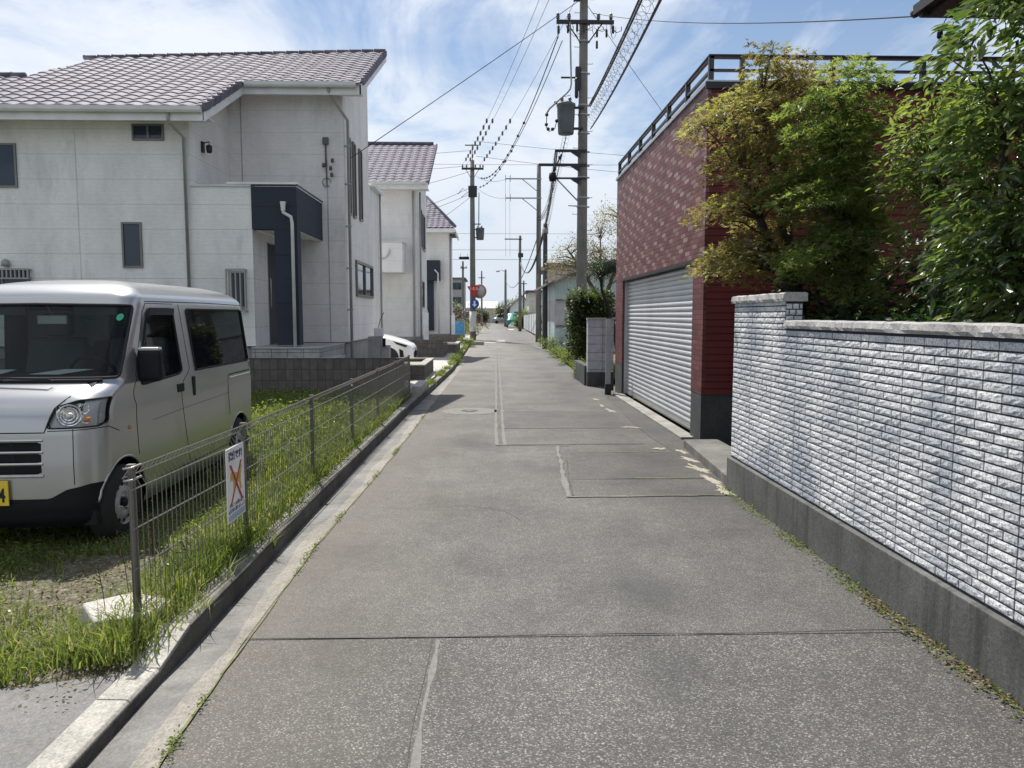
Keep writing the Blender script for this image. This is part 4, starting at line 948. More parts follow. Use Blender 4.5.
def inpoly(x, y, P):
    c = False; n = len(P); j = n-1
    for i in range(n):
        if (P[i][1] > y) != (P[j][1] > y) and x < (P[j][0]-P[i][0])*(y-P[i][1])/(P[j][1]-P[i][1])+P[i][0]: c = not c
        j = i
    return c
def snap(x, y, P):
    best = None
    for i in range(len(P)):
        a, b_ = P[i-1], P[i]; dx, dy = b_[0]-a[0], b_[1]-a[1]; L = dx*dx+dy*dy or 1e-9
        t = max(0, min(1, ((x-a[0])*dx+(y-a[1])*dy)/L)); px, pz = a[0]+t*dx, a[1]+t*dy; d = (px-x)**2+(pz-y)**2
        if best is None or d < best[0]: best = (d, px, pz)
    return best[1], best[2]
def Q(y, z):      # side position y (from the nose) -> q
    return v_hw(z)+y-v_yf(z)-.055*max(0, 1-(y-v_yf(z)-v_rf(z))/1.2)
def side(pts, r=.03): return roundpoly([(Q(y, z), z) for y, z in pts], r)
def arch(cy, r, cz=.27):
    return [(Q(cy+r*math.cos(a), max(.2, cz+r*math.sin(a))), cz+r*math.sin(a)) for a in [2*PI*k/40 for k in range(40)]]
WH1, WH2, WR = .435, 2.92, .275
REG = {
 'windscreen': roundpoly([(-.9,1.165),(.80,1.165),(.76,1.40),(.715,1.672),(-.9,1.69)], .04),
 'front_window': side([(.76,1.085),(.73,1.15),(1.00,1.62),(1.06,1.648),(1.47,1.648),(1.47,1.115)], .05),
 'rear_window': side([(1.77,1.12),(1.75,1.648),(3.20,1.648),(3.22,1.12)], .045),
 'headlight': roundpoly([(.43,.862),(.485,1.0),(.60,1.035),(.885,1.045),(.90,.885),(.80,.862)], .025),
 'arch_a': arch(WH1, .335), 'arch_b': arch(WH2, .33),
 'bumper': [(-1,.10),(-1,.40),(.44,.40),(.55,.46),(.72,.485),(1.3,.485),(1.3,.10)],
}
GR = [roundpoly([(-.9,a),(.40,a),(.40,c),(-.9,c)], .008) for a, c in ((.565,.625),(.64,.70),(.715,.775))]
for i, p in enumerate(GR): REG['grille%d' % i] = p
order = ['windscreen','front_window','rear_window','headlight','arch_a','arch_b','grille0','grille1','grille2','bumper']
bb = {k: (min(p[0] for p in REG[k]), max(p[0] for p in REG[k]), min(p[1] for p in REG[k]), max(p[1] for p in REG[k])) for k in REG}
def region(q, z):
    for k in order:
        b_ = bb[k]
        if b_[0] <= q <= b_[1] and b_[2] <= z <= b_[3] and inpoly(q, z, REG[k]): return k
    return 'body'
nq, nz = len(qs), len(zs)
P2 = [[(qs[i], zs[j]) for i in range(nq)] for j in range(nz)]
RG = [[region((qs[i]+qs[i+1])/2, (zs[j]+zs[j+1])/2) for i in range(nq-1)] for j in range(nz-1)]
for j in range(nz):
    for i in range(nq):
        s_ = {RG[b_][a] for a in (i-1, i) for b_ in (j-1, j) if 0 <= a < nq-1 and 0 <= b_ < nz-1}
        if len(s_) > 1:
            k = [o for o in order if o in s_][0]
            if i == 0: continue
            x, z = snap(P2[j][i][0], P2[j][i][1], REG[k])
            if abs(x-P2[j][i][0]) < .03 and abs(z-P2[j][i][1]) < .03: P2[j][i] = (x, z)
VAN = thing('parked_van', 'silver boxy minivan parked on the weedy plot at the left edge', 'van', (VX, VY, 0))
def skin(names, mname, name, inset=0., sides=(1, -1), parent=None):
    V, F, idx = [], [], {}
    def vid(i, j, s):
        k = (i, j, s if i else 1)
        if k not in idx:
            q, z = P2[j][i]; x, y, z = vp3(q, z)
            idx[k] = len(V); V.append((s*x, y+inset*(1 if q < .8 else 0), z) if q < .8 else (s*(x-inset), y, z))
        return idx[k]
    for j in range(nz-1):
        for i in range(nq-1):
            if RG[j][i] in names:
                for s in sides:
                    f = [vid(i,j,s), vid(i+1,j,s), vid(i+1,j+1,s), vid(i,j+1,s)]
                    F.append(f if s == 1 else f[::-1])
    if not F: return None
    return npmesh(name, np.array(V), np.array(F), M[mname], parent or VAN, smooth=True)
skin({'body'}, 'van_paint', 'body')
top = zs[-1]; b = MB(); hwt, yft, yrt = v_hw(top)+.02, v_yf(top)-.05, v_yr(top)+.05
b.box((-hwt,yft,top-.012),(hwt,yrt,top-.0015)); b.build('roof_cap', M['van_paint'], VAN)
skin({'windscreen'}, 'windscreen_glass', 'windscreen', .006)
for s in (1, -1):
    skin({'front_window'}, 'windscreen_glass', 'front_window', .008, (s,)); skin({'rear_window'}, 'privacy_glass', 'rear_window', .006, (s,))
skin({'bumper'}, 'black_plastic', 'lower_bumper', -.002)
skin({'grille0','grille1','grille2'}, 'matt_black', 'grille', .035)
def along(poly, s=1, off=.001, close=True):
    pts = [vp3(max(0, q), z) for q, z in (poly + [poly[0]] if close else poly)]
    return [(s*(x+off*(q0 > .8)), y-off*(q0 <= .8), z) for (x, y, z), (q0, z0) in zip(pts, poly + [poly[0]])]
def densify(poly, close=True, d=.03):
    o = []; n = len(poly)
    for i in range(n if close else n-1):
        a, b_ = poly[i], poly[(i+1)%n]; k = max(1, int(math.hypot(b_[0]-a[0], b_[1]-a[1])/d))
        o += [(a[0]+(b_[0]-a[0])*t/k, a[1]+(b_[1]-a[1])*t/k) for t in range(k)]
    return o if close else o + [poly[-1]]
for nm, r in (('windscreen',.011),('front_window',.010),('rear_window',.010)):
    b = MB(); P = densify(REG[nm])
    if nm == 'windscreen':
        half = [p for p in P if p[0] > .001]; 
        half = sorted([p for p in half if p[1] < 1.2 and p[0] < .76], key=lambda p: p[0]) + sorted([p for p in half if not (p[1] < 1.2 and p[0] < .76) and p[0] > .66 and p[1] < 1.66], key=lambda p: p[1]) + sorted([p for p in half if p[1] >= 1.66], key=lambda p: -p[0])
        R_ = along(half, 1, .002, False); L_ = [(-x, y, z) for x, y, z in R_]; b.tube([(0, R_[0][1], R_[0][2])] + R_ + [(0, R_[-1][1], R_[-1][2])], r, 6); b.tube([(0, L_[0][1], L_[0][2])] + L_ + [(0, L_[-1][1], L_[-1][2])], r, 6)
    else:
        b.tube(along(P, -1, .001), r, 6); b.build('window_seal', M['rubber'], VAN); b = MB(); b.tube(along(P, 1, .001), r, 6)
    b.build('window_seal', M['rubber'], VAN)
def seam(qz, m='matt_black', r=.0028, name='door_seam'):
    pts = [vp3(q, z) for q, z in densify(qz, False)]
    if qz[0][0] < .02: b = MB(); b.tube([(-x, y, z) for x, y, z in pts[:0:-1]] + pts, r, 5); b.build(name, M[m], VAN); return
    for s in (1, -1): b = MB(); b.tube([(s*x, y, z) for x, y, z in pts], r, 5); b.build(name, M[m], VAN)
sq = lambda *p: [(Q(y, z), z) for y, z in p]
seam(sq((.64,1.08),(.645,.95),(.66,.58))); seam(sq((.64,1.08),(.68,1.16),(.93,1.62),(1.0,1.69),(1.50,1.69))); seam(sq((1.61,1.69),(1.61,1.1),(1.62,.34)))
seam(sq((2.62,1.02),(2.62,.62))); seam(sq((2.63,1.015),(3.33,1.02)), r=.006, name='slide_rail'); seam(sq((.95,.33),(2.6,.33)), r=.004)
seam([(.0,.835),(.42,.835),(.47,.99),(.53,1.06)], r=.004, name='bonnet_seam'); seam([(.60,.855),(.60,.49)], r=.003, name='bumper_seam'); seam([(.44,.845),(.90,.85),(1.05,.80)], r=.003, name='bumper_seam')
seam(sq((1.0,1.705),(2.2,1.71),(3.25,1.70)), r=.004, name='roof_drip')
seam(sq((.9,.80),(1.6,.82),(2.6,.84)), 'matt_black', .0016, 'body_crease'); seam(sq((2.65,.985),(3.33,.99)), 'chrome', .0035, 'slide_rail')
for z in (.632,.708,.552,.785): seam([(.0,z),(.41,z)], 'van_paint' if z != .552 else 'steel_rim', .009 if z != .552 else .011, 'grille_bar')
b = MB()
for s in (1, -1):
    b.tube([(s*.22,.012,.56),(s*.22,.012,.78)], .003, 4)
b.build('grille_divider', M['dark_metal'], VAN)
# wheel arch lips
for nm in ('arch_a', 'arch_b'):
    b = MB(); P = [p for p in densify(REG[nm], True, .02) if p[1] > .33]
    P = sorted(P, key=lambda p: -math.atan2(p[1]-.27, p[0]-Q(WH1 if nm == 'arch_a' else WH2, .6)))
    for s in (1, -1): b = MB(); b.tube(along(P, s, -.004, False), .010, 6); b.build('arch_lip', M['van_paint'], VAN)
# wheels
def wheel(cx, cy, s):
    t = MB(); W_ = .15
    t.lathe([(.155,0),(.20,.0),(.255,.012),(.273,.035),(.276,.075),(.273,.115),(.255,.138),(.20,W_),(.155,W_)], (cx-(W_ if s > 0 else 0), cy, WR), 'x', 36, True, False)
    w = t.build('wheel', M['rubber'], VAN)
    x0 = cx; d = lambda a: x0 + s*a
    r_ = MB()
    prof = [(.172,.0),(.176,-.006),(.168,-.012),(.160,-.035),(.135,-.030),(.112,-.012),(.085,-.006),(.060,-.010),(.045,-.030),(.0,-.032)]
    r_.lathe([(a, s*c) for a, c in prof], (x0, cy, WR), 'x', 32, True, False)
    rim = r_.build('rim', M['steel_rim'], w)
    h = MB()
    for k in range(12):
        a = 2*PI*k/12; h.lathe([(.0,s*(-.019)),(.014,s*(-.020))][::1] if False else [(.016,s*(-.0175)),(.0,s*(-.0170))], (x0, cy+.128*math.cos(a), WR+.128*math.sin(a)), 'x', 10, False)
    h.lathe([(.032,s*(-.030)),(.032,s*(.0)),(.026,s*.006),(.0,s*.007)], (x0, cy, WR), 'x', 16)
    h.build('rim_holes_hub', M['matt_black'], w)  # black discs standing in for the rim holes, plus the hub cap
    n_ = MB()
    for k in range(4):
        a = 2*PI*k/4+.4; n_.lathe([(.010,s*(-.012)),(.009,s*.004),(0,s*.005)], (x0, cy+.055*math.cos(a), WR+.055*math.sin(a)), 'x', 6, False)
    n_.build('wheel_nut', M['chrome'], w)
for s in (1, -1):
    for cy in (WH1, WH2): wheel(s*.728, cy, s)
# underbody, wells, cabin
b = MB(); b.box((-.69,.10,.20),(.69,3.3,.30)); b.box((-.50,.05,.30),(.50,3.33,.62)); b.box((-.68,1.0,.30),(.68,2.45,.40)); b.box((-.655,3.275,.20),(.655,3.36,.64)); b.box((-.69,2.5,.60),(.69,3.25,.64)); b.box((-.64,.86,.2),(.64,1.0,.64)); b.box((-.66,.25,.60),(.66,.9,.64)); b.build('underbody', M['matt_black'], VAN)
b = MB(); b.box((-.66,.42,.62),(.66,3.3,.66)); b.box((-.64,3.18,.66),(.64,3.22,1.5)); b.build('cabin_floor', M['matt_black'], VAN)
b = MB(); b.prism([(.10,1.0),(.36,1.15),(.62,1.19),(.78,1.15),(.78,.72),(.2,.7)], 'x', -.62, .62); dsh = b.build('dashboard', M['black_plastic'], VAN, .015)
for sx in (-.34, .34):
    b = MB(); b.box((sx-.25,1.0,.68),(sx+.25,1.5,.86)); b.prism([(1.42,.82),(1.56,.80),(1.68,1.40),(1.58,1.42)], 'x', sx-.24, sx+.24); b.box((sx-.12,1.58,1.42),(sx+.12,1.68,1.62)); b.build('seat', M['seat_fabric'], VAN, .04)
b = MB(); b.box((-.6,2.3,.7),(.6,2.75,.9)); b.box((-.6,2.65,.9),(.6,2.8,1.35)); b.box((-.42,2.67,1.35),(-.18,2.77,1.52)); b.box((.18,2.67,1.35),(.42,2.77,1.52)); b.build('rear_bench', M['seat_fabric'], VAN, .04)
b = MB(); ang = R(28); c0 = Vector((.34,.86,1.13)); pts = []
for k in range(25): a = 2*PI*k/24; pts.append(c0+Vector((.18*math.cos(a), -.18*math.sin(a)*math.sin(ang)*.9, .18*math.sin(a)*math.cos(ang))))
b.tube(pts, .013, 6, False); b.tube([c0, (.34,.70,1.02)], .03, 8); b.tube([pts[0], c0, pts[12]], .012, 5); b.build('steering_wheel', M['black_plastic'], VAN)
b = MB(); b.box((-.11,.93,1.53),(.11,.955,1.60)); b.tube([(0,.94,1.6),(0,.87,1.68)], .008, 5); b.build('rear_view_mirror', M['alu'], VAN, .01)
b = MB(); b.quad((.08,.46,1.185),(.30,.44,1.185),(.42,.70,1.205),(.2,.70,1.205)); b.quad((-.5,.48,1.19),(-.1,.46,1.19),(-.12,.66,1.205),(-.5,.66,1.205)); b.build('papers', M['paper'], VAN)
b = MB(); vs = [vp3(.625+.03*math.cos(a), 1.585+.026*math.sin(a)) for a in [2*PI*k/20 for k in range(20)]]; b.add([(x, y+.004, z) for x, y, z in vs], [tuple(range(20))]); b.build('sticker', M['sticker_green'], VAN)
b = MB()
for sgn in (-1, 1): b.box((sgn*.34-.16,.90,1.60),(sgn*.34+.16,.93,1.68))
b.build('sun_visor', M['seat_fabric'], VAN)
b = MB()
for x_ in (-.25, .35): b.tube([(x_,.28,1.15),(x_-.02,.262,1.165),(x_-.28,.275,1.172),(x_-.52,.295,1.178)], .008, 5)
b.build('wiper', M['matt_black'], VAN)
b = MB(); pts = [vp3(q, 1.145) for q in np.linspace(0, .66, 14)]
for s in (1, -1): b.tube([(s*x, y-.004, z+.002) for x, y, z in pts], .016, 6)
b.build('cowl', M['matt_black'], VAN)
# headlights: reflector behind clear lens
for s in (1, -1):
    hl = skin({'headlight'}, 'lens_glass', 'headlight', 0., (s,))
    skin({'headlight'}, 'lamp_silver', 'reflector', .022, (s,), hl)
    b = MB()
    for k, (cx, cy, cz, r_) in enumerate(((s*.575, .055, .945, .068), (s*.655, .085, .985, .030), (s*.662, .088, .915, .026))):
        for j in range(3 if k == 0 else 1):
            q = r_*(1-.27*j); b.tube([(cx+q*math.cos(a), cy-.004*j+ (q*math.cos(a)*s)*.28, cz+q*math.sin(a)) for a in [2*PI*i/28 for i in range(29)]], .0055 if k == 0 else .0035, 5, False)
    for i in range(9): b.tube([(s*(.50+.012*i), .045+.004*i, .875+.002*i), (s*(.50+.020*i), .04+.008*i, 1.01)], .0016, 4, False)
    b.build('reflector_rings', M['chrome'], hl)
    b = MB(); b.lathe([(.0,-.02),(.017,-.015),(.019,.02)], (s*.575, .055, .945), 'y', 14); b.build('bulb_cap', M['insulator_white'], hl)
    b = MB(); b.lathe([(.0,-.018),(.014,-.012),(.015,.02)], (s*.668, .092, .915), 'y', 12); b.build('indicator_bulb', M['amber'], hl)
    b = MB(); b.tube(along(densify(REG['headlight']), s, .0), .006, 5); b.build('lens_edge', M['matt_black'], hl)
for s in (1, -1):
    x, y, z = vp3(Q(2.98, 1.0), .86); b = MB(); b.box((s*x-.003, y-.09, z-.07), (s*x+.004*s+.003, y+.02, z+.07)); 
    if s == -1: b.build('fuel_flap', M['van_paint'], VAN, .004)
    b = MB(); b.box((s*.655-.045,3.30,.72),(s*.655+.045,3.395,1.12)); b.build('tail_lamp', M['red_sign'], VAN, .015)
    x, y, z = vp3(Q(.52, .8), .80); b = MB(); b.lathe([(.016,s*.0),(.014,s*.008),(0,s*.009)], (s*x, y, z), 'x', 12); b.build('side_marker', M['amber'], VAN)
b = MB(); b.tube([(-.55,.78,1.72),(-.62,.95,1.95)], .004, 5); b.build('antenna', M['matt_black'], VAN)
# plate with its last digit, mirrors, handles, visors
b = MB(); b.box((-.130,-.022,.365),(.20,-.012,.53)); pl = b.build('number_plate', M['plate_yellow'], VAN, .004)
Mp = Matrix(((1,0,0,0),(0,0,-1,0),(0,1,0,0),(0,0,0,1)))
text('4', .125, M['ink'], 'digit', .001, pl, Matrix.Translation((.158,-.024,.43)) @ Mp, .75, bold=.003)
for s in (1, -1):
    b = MB(); b.box((s*.805-.085,.700,1.11),(s*.805+.085,.79,1.35)); m_ = b.build('door_mirror', M['black_plastic'], VAN, .03)
    b = MB(); b.box((s*.805-.08,.704,1.336),(s*.805+.08,.78,1.364)); b.build('mirror_cap', M['van_paint'], m_, .012)
    b = MB(); b.tube([(s*.70,.80,1.15),(s*.78,.78,1.17)], .025, 6); b.build('mirror_arm', M['black_plastic'], m_)
    b = MB(); b.box((s*.731-.004,1.38,.96),(s*.731+.010,1.52,1.03)); b.build('door_handle', M['black_plastic'], VAN, .008)
    b = MB(); b.box((s*.731-.004,1.70,.90),(s*.731+.010,1.765,1.07)); b.build('door_handle', M['black_plastic'], VAN, .008)
    b = MB()
    P = [(.80,1.24),(.99,1.62),(1.05,1.655),(1.50,1.655)]; dn = densify([(Q(y, z), z) for y, z in P], False, .03); pts = [vp3(q, z) for q, z in dn]
    lo = [vp3(q+(.03 if i < 8 else 0), z-.055) for i, (q, z) in enumerate(dn)]
    vs = [(s*(x+.012), y, z) for x, y, z in pts] + [(s*(x+.022), y, z) for x, y, z in lo]; n = len(pts); b.add(vs, [(i, i+1, n+i+1, n+i) for i in range(n-1)]); b.build('rain_visor', M['black_plastic'], VAN)

# ------------------------------------------------------------------ simple lofted cars
def small_car(name, label, X, Y, Z, rz, paint, kind='hatch', L=4.0, W_=1.7, Hh=1.5, group=None):
    t = thing(name, label, 'car', (X, Y, Z), rz, group)
    # stations along length (nose at 0): belt height, top height, half width, cabin half width
    if kind == 'sport': st = [(0,.55,.55,.60,.3),(.08,.66,.66,.72,.5),(.35,.78,.78,.82,.6),(.9,.93,.93,.86,.7),(1.25,.98,1.0,.87,.72),(1.9,1.0,1.36,.88,.62),(2.6,1.02,1.46,.88,.62),(3.3,1.04,1.42,.87,.60),(3.8,1.02,1.15,.84,.6),(4.0,.9,.9,.78,.5)]
    elif kind == 'box': st = [(0,.75,.75,.66,.5),(.06,.95,.95,.70,.6),(.5,1.05,1.08,.73,.66),(.85,1.08,1.70,.74,.62),(1.6,1.10,1.82,.74,.62),(2.6,1.10,1.82,.74,.62),(3.25,1.10,1.74,.73,.62),(3.38,.95,.95,.70,.6)]
    else: st = [(0,.6,.6,.65,.4),(.1,.75,.75,.76,.5),(.9,.93,.94,.84,.7),(1.6,.96,1.40,.85,.6),(2.4,.98,1.50,.85,.62),(3.3,.98,1.44,.84,.6),(3.8,.95,1.0,.8,.6),(3.95,.8,.8,.74,.5)]
    body, glass = MB(), MB(); body.smooth = True
    ringsB, ringsG = [], []
    for x, bz, tz, hw, cw in st:
        lo = .22
        r = [(hw-.06,lo),(hw-.01,lo+.12),(hw,(lo+bz)/2),(hw-.01,bz-.08),(hw-.05,bz-.02)]
        if tz > bz+.05: r += [(hw-.10,bz),(cw,tz-.08),(cw-.10,tz-.01),(0,tz+.015)]
        else: r += [(hw-.12,bz+.0),(hw*.7,bz+.02),(hw*.45,bz+.03),(0,bz+.035)]
        ringsB.append([(x, y, z) for y, z in r])
    for sgn in (1, -1):
        vs = [(x, sgn*y, z) for r in ringsB for x, y, z in r]; n = 9
        fs = []
        for i in range(len(st)-1):
            for j in range(n-1):
                f = (i*n+j, i*n+j+1, (i+1)*n+j+1, (i+1)*n+j); fs.append(f if sgn == 1 else f[::-1])
        fs.append(tuple(range(n)) if sgn == -1 else tuple(range(n))[::-1]); fs.append(tuple(range((len(st)-1)*n, len(st)*n)))
        body.add(vs, fs)
    bo = body.build('body', paint, t)
    for sgn in (1, -1):          # glass sits just proud of the cabin sides
        for i in range(len(st)-1):
            if st[i][2] > st[i][1]+.3 and st[i+1][2] > st[i+1][1]+.3:
                a, c = ringsB[i], ringsB[i+1]; q = lambda p, o: (p[0], sgn*(p[1]+o), p[2])
                m1 = lambda r, k: tuple(r[5][w]+(r[6][w]-r[5][w])*k for w in range(3))
                glass.quad(q(m1(a,.08),.006), q(m1(c,.08),.006), q(m1(c,.92),.006), q(m1(a,.92),.006))
    for i in range(len(st)-1):   # windscreen / rear screen
        up = st[i+1][2]-st[i][2]
        if abs(up) > .25:
            a, c = ringsB[i], ringsB[i+1]; w = lambda p, s: (p[0]-.004*(1 if up > 0 else -1), s*p[1]*.9, p[2]+.006)
            k0, k1 = (5, 7) if up > 0 else (7, 5)
            pa, pc = (a[5], c[7]) if up > 0 else (a[7], c[5])
            glass.quad(w(pa, 1), w(pa, -1), w(pc, -1), w(pc, 1))
    glass.build('windows', M['glass_dark'], t)
    for cx in (.75, L-.75 if kind != 'box' else 2.75):
        for s in (1, -1):
            m = MB(); m.lathe([(.17,-.1),(.29,-.09),(.31,-.04),(.31,.04),(.29,.09),(.17,.1)], (cx, s*(st[3][3]-.09), .31), 'y', 20); w = m.build('wheel', M['rubber'], t)
            m = MB(); m.lathe([(.19,s*.09),(.17,s*.06),(.06,s*.085),(0,s*.085)], (cx, s*(st[3][3]-.09), .31), 'y', 16); m.build('rim', M['steel_rim'], w)
    return t, st
t, st = small_car('parked_car', 'small white car nosing out from behind the gate pier towards the road', -2.42, 24.4, .0, PI, M['white_paint'], 'sport')
for s in (1, -1):
    b = MB(); b.prism([(.16,.66),(.62,.80),(.50,.70),(.22,.61)], 'y', s*.76-.075, s*.76+.075); b.build('headlight', M['black_plastic'], t, .01)
    b = MB(); b.box((-.012,s*.40-.16,.28),(.06,s*.40+.16,.46)); b.build('air_intake', M['matt_black'], t, .01)
    b = MB(); b.prism([(.28,.30),(.30,.50),(.42,.56),(.40,.30)], 'y', s*.80-.045, s*.80+.03); b.build('bumper_vent', M['matt_black'], t)
# ------------------------------------------------------------------ utility poles and wires
def pole(name, label, x, y, h, r0=.165, r1=.10, m='pole_concrete', group=None):
    t = thing(name, label, 'utility pole', (x, y, 0), 0, group)
    b = MB(); n = 8; b.lathe([(r0+(r1-r0)*i/n, h*i/n) for i in range(n+1)], (0,0,0), n=20); b.build('pole_shaft', M[m], t); return t
def crossarm(t, z, x0, x1, y=0, th=.05, ins=(), m='dark_metal', brace=True):
    b = MB(); b.box((x0,y-th,z-th),(x1,y+th,z+th))
    if brace: b.tube([(.1,y,z-.55),(x1*.6,y,z-.04)], .018, 5); b.tube([(-.1,y,z-.55),(x0*.6,y,z-.04)], .018, 5)
    a = b.build('crossarm', M[m], t)
    for x in ins:
        q = MB(); q.lathe([(.018,0),(.03,.03),(.055,.04),(.04,.07),(.055,.09),(.04,.12),(.05,.14),(.02,.19),(0,.2)], (x,y,z+th), n=10); q.build('insulator', M['insulator'], a)
    return a
P1X, P1Y = 2.55, 21.5
P1 = pole('utility_pole', 'tall near utility pole carrying a grey transformer, beyond the garage', P1X, P1Y, 12.2)
crossarm(P1, 9.50, -.76, .80, -.18, .045, (-.72,-.42,.38,.72))
b = MB()
for z, sx in [(2.6+.45*i, 1 if i % 2 else -1) for i in range(20)]:
    r = .165-.065*z/12.2; b.tube([(sx*r*.9,-.02,z),(sx*(r+.13),-.02,z),(sx*(r+.13),-.02,z+.03)], .009, 5)
b.build('step_bolt', M['galv'], P1)
for z in (9.5,9.05,8.2,7.35,7.1,6.6,6.1,5.72,5.4,4.85,4.6):
    r = .165-.065*z/12.2; b = MB(); b.lathe([(r+.004,-.02),(r+.014,-.02),(r+.014,.02),(r+.004,.02)], (0,0,z), n=20, smooth=False); b.box((r,-.03,z-.018),(r+.06,.03,z+.018)); b.build('pole_band', M['galv'], P1)
def transformer(t, x, y, z, r, h, s=1):
    b = MB(); b.lathe([(0,0),(r*.86,0),(r*.9,.03),(r,h*.55),(r*1.02,h*.9),(r*1.10,h*.93),(r*1.08,h),(r*.6,h+.06),(0,h+.07)], (x,y,z), n=24)
    o = b.build('transformer', M['transformer_grey'], t)
    q = MB(); q.lathe([(.03,0),(.05,.03),(.035,.06),(.05,.09),(.03,.13),(0,.15)], (x-r*.5,y-.1,z+h+.02), n=8); q.lathe([(.03,0),(.05,.03),(.035,.06),(.05,.09),(.03,.13),(0,.15)], (x+r*.4,y-.1,z+h+.02), n=8)
    q.build('bushing', M['insulator'], o)
    q = MB(); q.box((x+(r*.8 if s > 0 else -r*.8-.3),y-.03,z+h*.85),(x+(r*.8+.3 if s > 0 else -r*.8),y+.03,z+h*.92)); q.box((x+(r*.7 if s > 0 else -r*.7-.3),y-.03,z+.12),(x+(r*.7+.3 if s > 0 else -r*.7),y+.03,z+.18)); q.build('hanger', M['dark_metal'], o)
    return o
transformer(P1, -.48, -.12, 6.55, .24, .80)
b = MB(); b.tube([(-.40,-.28,9.45),(-.385,-.34,8.6),(-.37,-.42,7.80),(-.40,-.44,7.66),(-.5,-.45,7.55),(-.95,-.40,7.16),(-1.02,-.32,7.06)], .024, 8); b.build('conduit', M['galv'], P1)
b = MB()
b.tube([(-1.02,-.28,7.0),(-1.03,-.28,6.7),(-.95,-.28,6.58),(-.8,-.28,6.66),(-.75,-.28,6.85)], .012, 5)
for x, z in ((-1.02,6.98),(-1.03,6.72),(-.98,6.6),(-.86,6.60),(-.75,6.82),(-.78,7.3)): b.lathe([(.02,0),(.045,.02),(.045,.07),(.02,.09)], (x,-.28,z), n=8)
b.tube([(-.78,-.28,7.3),(-.6,-.28,7.5),(-.37,-.27,7.55)], .008, 4)
b.build('jumper_cable', M['cable'], P1)
b = MB()     # loose jumpers and lightning arresters under the crossarm
rj = random.Random(5)
for i in range(14):
    x0 = rj.uniform(-.75,.78); x1 = x0+rj.uniform(-.35,.35); z0 = 9.45; d = rj.uniform(.15,.42)
    b.tube([(x0,-.2,z0),(x0+.02,-.22,z0-d*.6),((x0+x1)/2,-.2,z0-d),(x1,-.16,z0-d*.7),(x1,-.15,z0-.05)], .007, 4, False)
for x, z in ((-.70,9.2),(-.45,9.22),(.34,9.12),(.34,8.82),(.6,9.12),(.78,9.22),(-.2,9.26)): b.lathe([(.01,.2),(.03,.17),(.032,0),(.01,-.03)], (x,-.2,z), n=8)
b.build('jumper_cable', M['cable'], P1)
b = MB(); b.box((-.62,-.1,8.05),(-.1,-.06,8.09)); b.box((-.22,-.14,7.75),(-.10,.06,8.35)); b.lathe([(.03,0),(.05,.04),(.05,.5),(.03,.54)], (-.2,-.16,7.5), n=10); b.build('cutout_switch', M['dark_metal'], P1)
for z, L_, th in ((6.10,.78,.035),(5.72,1.22,.035),(5.36,.75,.022)):
    b = MB(); b.box((-L_,-.17,z-th),(.1,-.11,z+th)); b.prism([(-.35,z-th),(-.1,z-th-.16),(-.1,z-th)], 'y', -.165, -.115); b.build('bracket_arm', M['dark_metal'], P1)
b = MB(); b.tube([(-.75,-.14,5.36),(-.1,-.14,4.7)], .02, 6); b.tube([(-.4,-.14,4.62),(-.1,-.14,4.60)], .018, 6); b.build('brace', M['galv'], P1)
b = MB(); b.lathe([(.0,-.11),(.09,-.1),(.11,0),(.09,.12),(.0,.13)], (-.84,-.14,5.38), 'z', 12); b.build('cable_closure', M['black_plastic'], P1)
b = MB(); crossarm(P1, 10.35, -.35, .35, -.16, .035, (-.3,.3), brace=False); b.box((-.3,-.25,10.05),(-.12,-.12,10.3)); b.box((.12,-.25,10.1),(.26,-.12,10.3)); b.build('upper_fitting', M['dark_metal'], P1)

P2 = pole('utility_pole', 'utility pole on the left kerb with road signs and a white wrap', -1.16, 49, 11.3, .20, .13)
crossarm(P2, 10.75, -.66, .72, -.2, .06, (-.6,-.35,.2,.5,.68)); b = MB(); b.tube([(0,0,11.3),(0,0,12.3)], .03, 6); b.box((-.45,-.03,12.2),(.4,.03,12.26)); b.build('top_pin', M['dark_metal'], P2)
transformer(P2, .48, -.1, 6.35, .26, .72, -1)
b = MB(); b.box((.1,-.16,7.3),(.52,-.1,7.36)); b.tube([(.40,-.12,7.2),(.42,-.12,9.3)], .03, 6); b.box((-.25,-.2,9.0),(.3,-.1,9.7)); b.tube([(-.9,-.1,9.2),(-.6,-.1,9.55),(-.3,-.1,9.3),(-.7,-.1,9.0)], .02, 4); b.build('switchgear', M['dark_metal'], P2)
b = MB(); b.lathe([(.215,0),(.215,1.28)], (0,0,.55), n=20); b.build('white_wrap', M['white_panel'], P2)
t = thing('stop_sign', 'red inverted triangle stop sign on the left kerb utility pole', 'sign', (-1.10, 48.72, 3.12))
b = MB(); b.prism([(-.42,.3),(.42,.3),(0,-.42)], 'y', -.012, .012); loc_ = b.build('plate', M['red_sign'], t)
text('止まれ', .22, M['white_sign'], 'lettering', .002, t, Matrix.Translation((0,-.016,.14)) @ Matrix(((1,0,0,0),(0,0,-1,0),(0,1,0,0),(0,0,0,1))))
t = thing('round_sign', 'small round blue sign under the red stop sign', 'sign', (-1.05, 48.72, 2.30))
b = MB(); b.lathe([(0,-.012),(.30,-.012),(.30,.012),(0,.012)], (0,0,0), 'y', 28, False); b.build('plate', M['blue_sign'], t)
b = MB(); b.prism([(-.06,.2),(.06,.2),(.06,-.02),(.16,-.02),(0,-.2),(-.16,-.02),(-.06,-.02)], 'y', -.018, -.013); b.build('arrow', M['white_sign'], t)
t = thing('traffic_mirror', 'round traffic mirror with a dull orange rim half behind the stop sign', 'traffic mirror', (-.74, 49.3, 3.12))
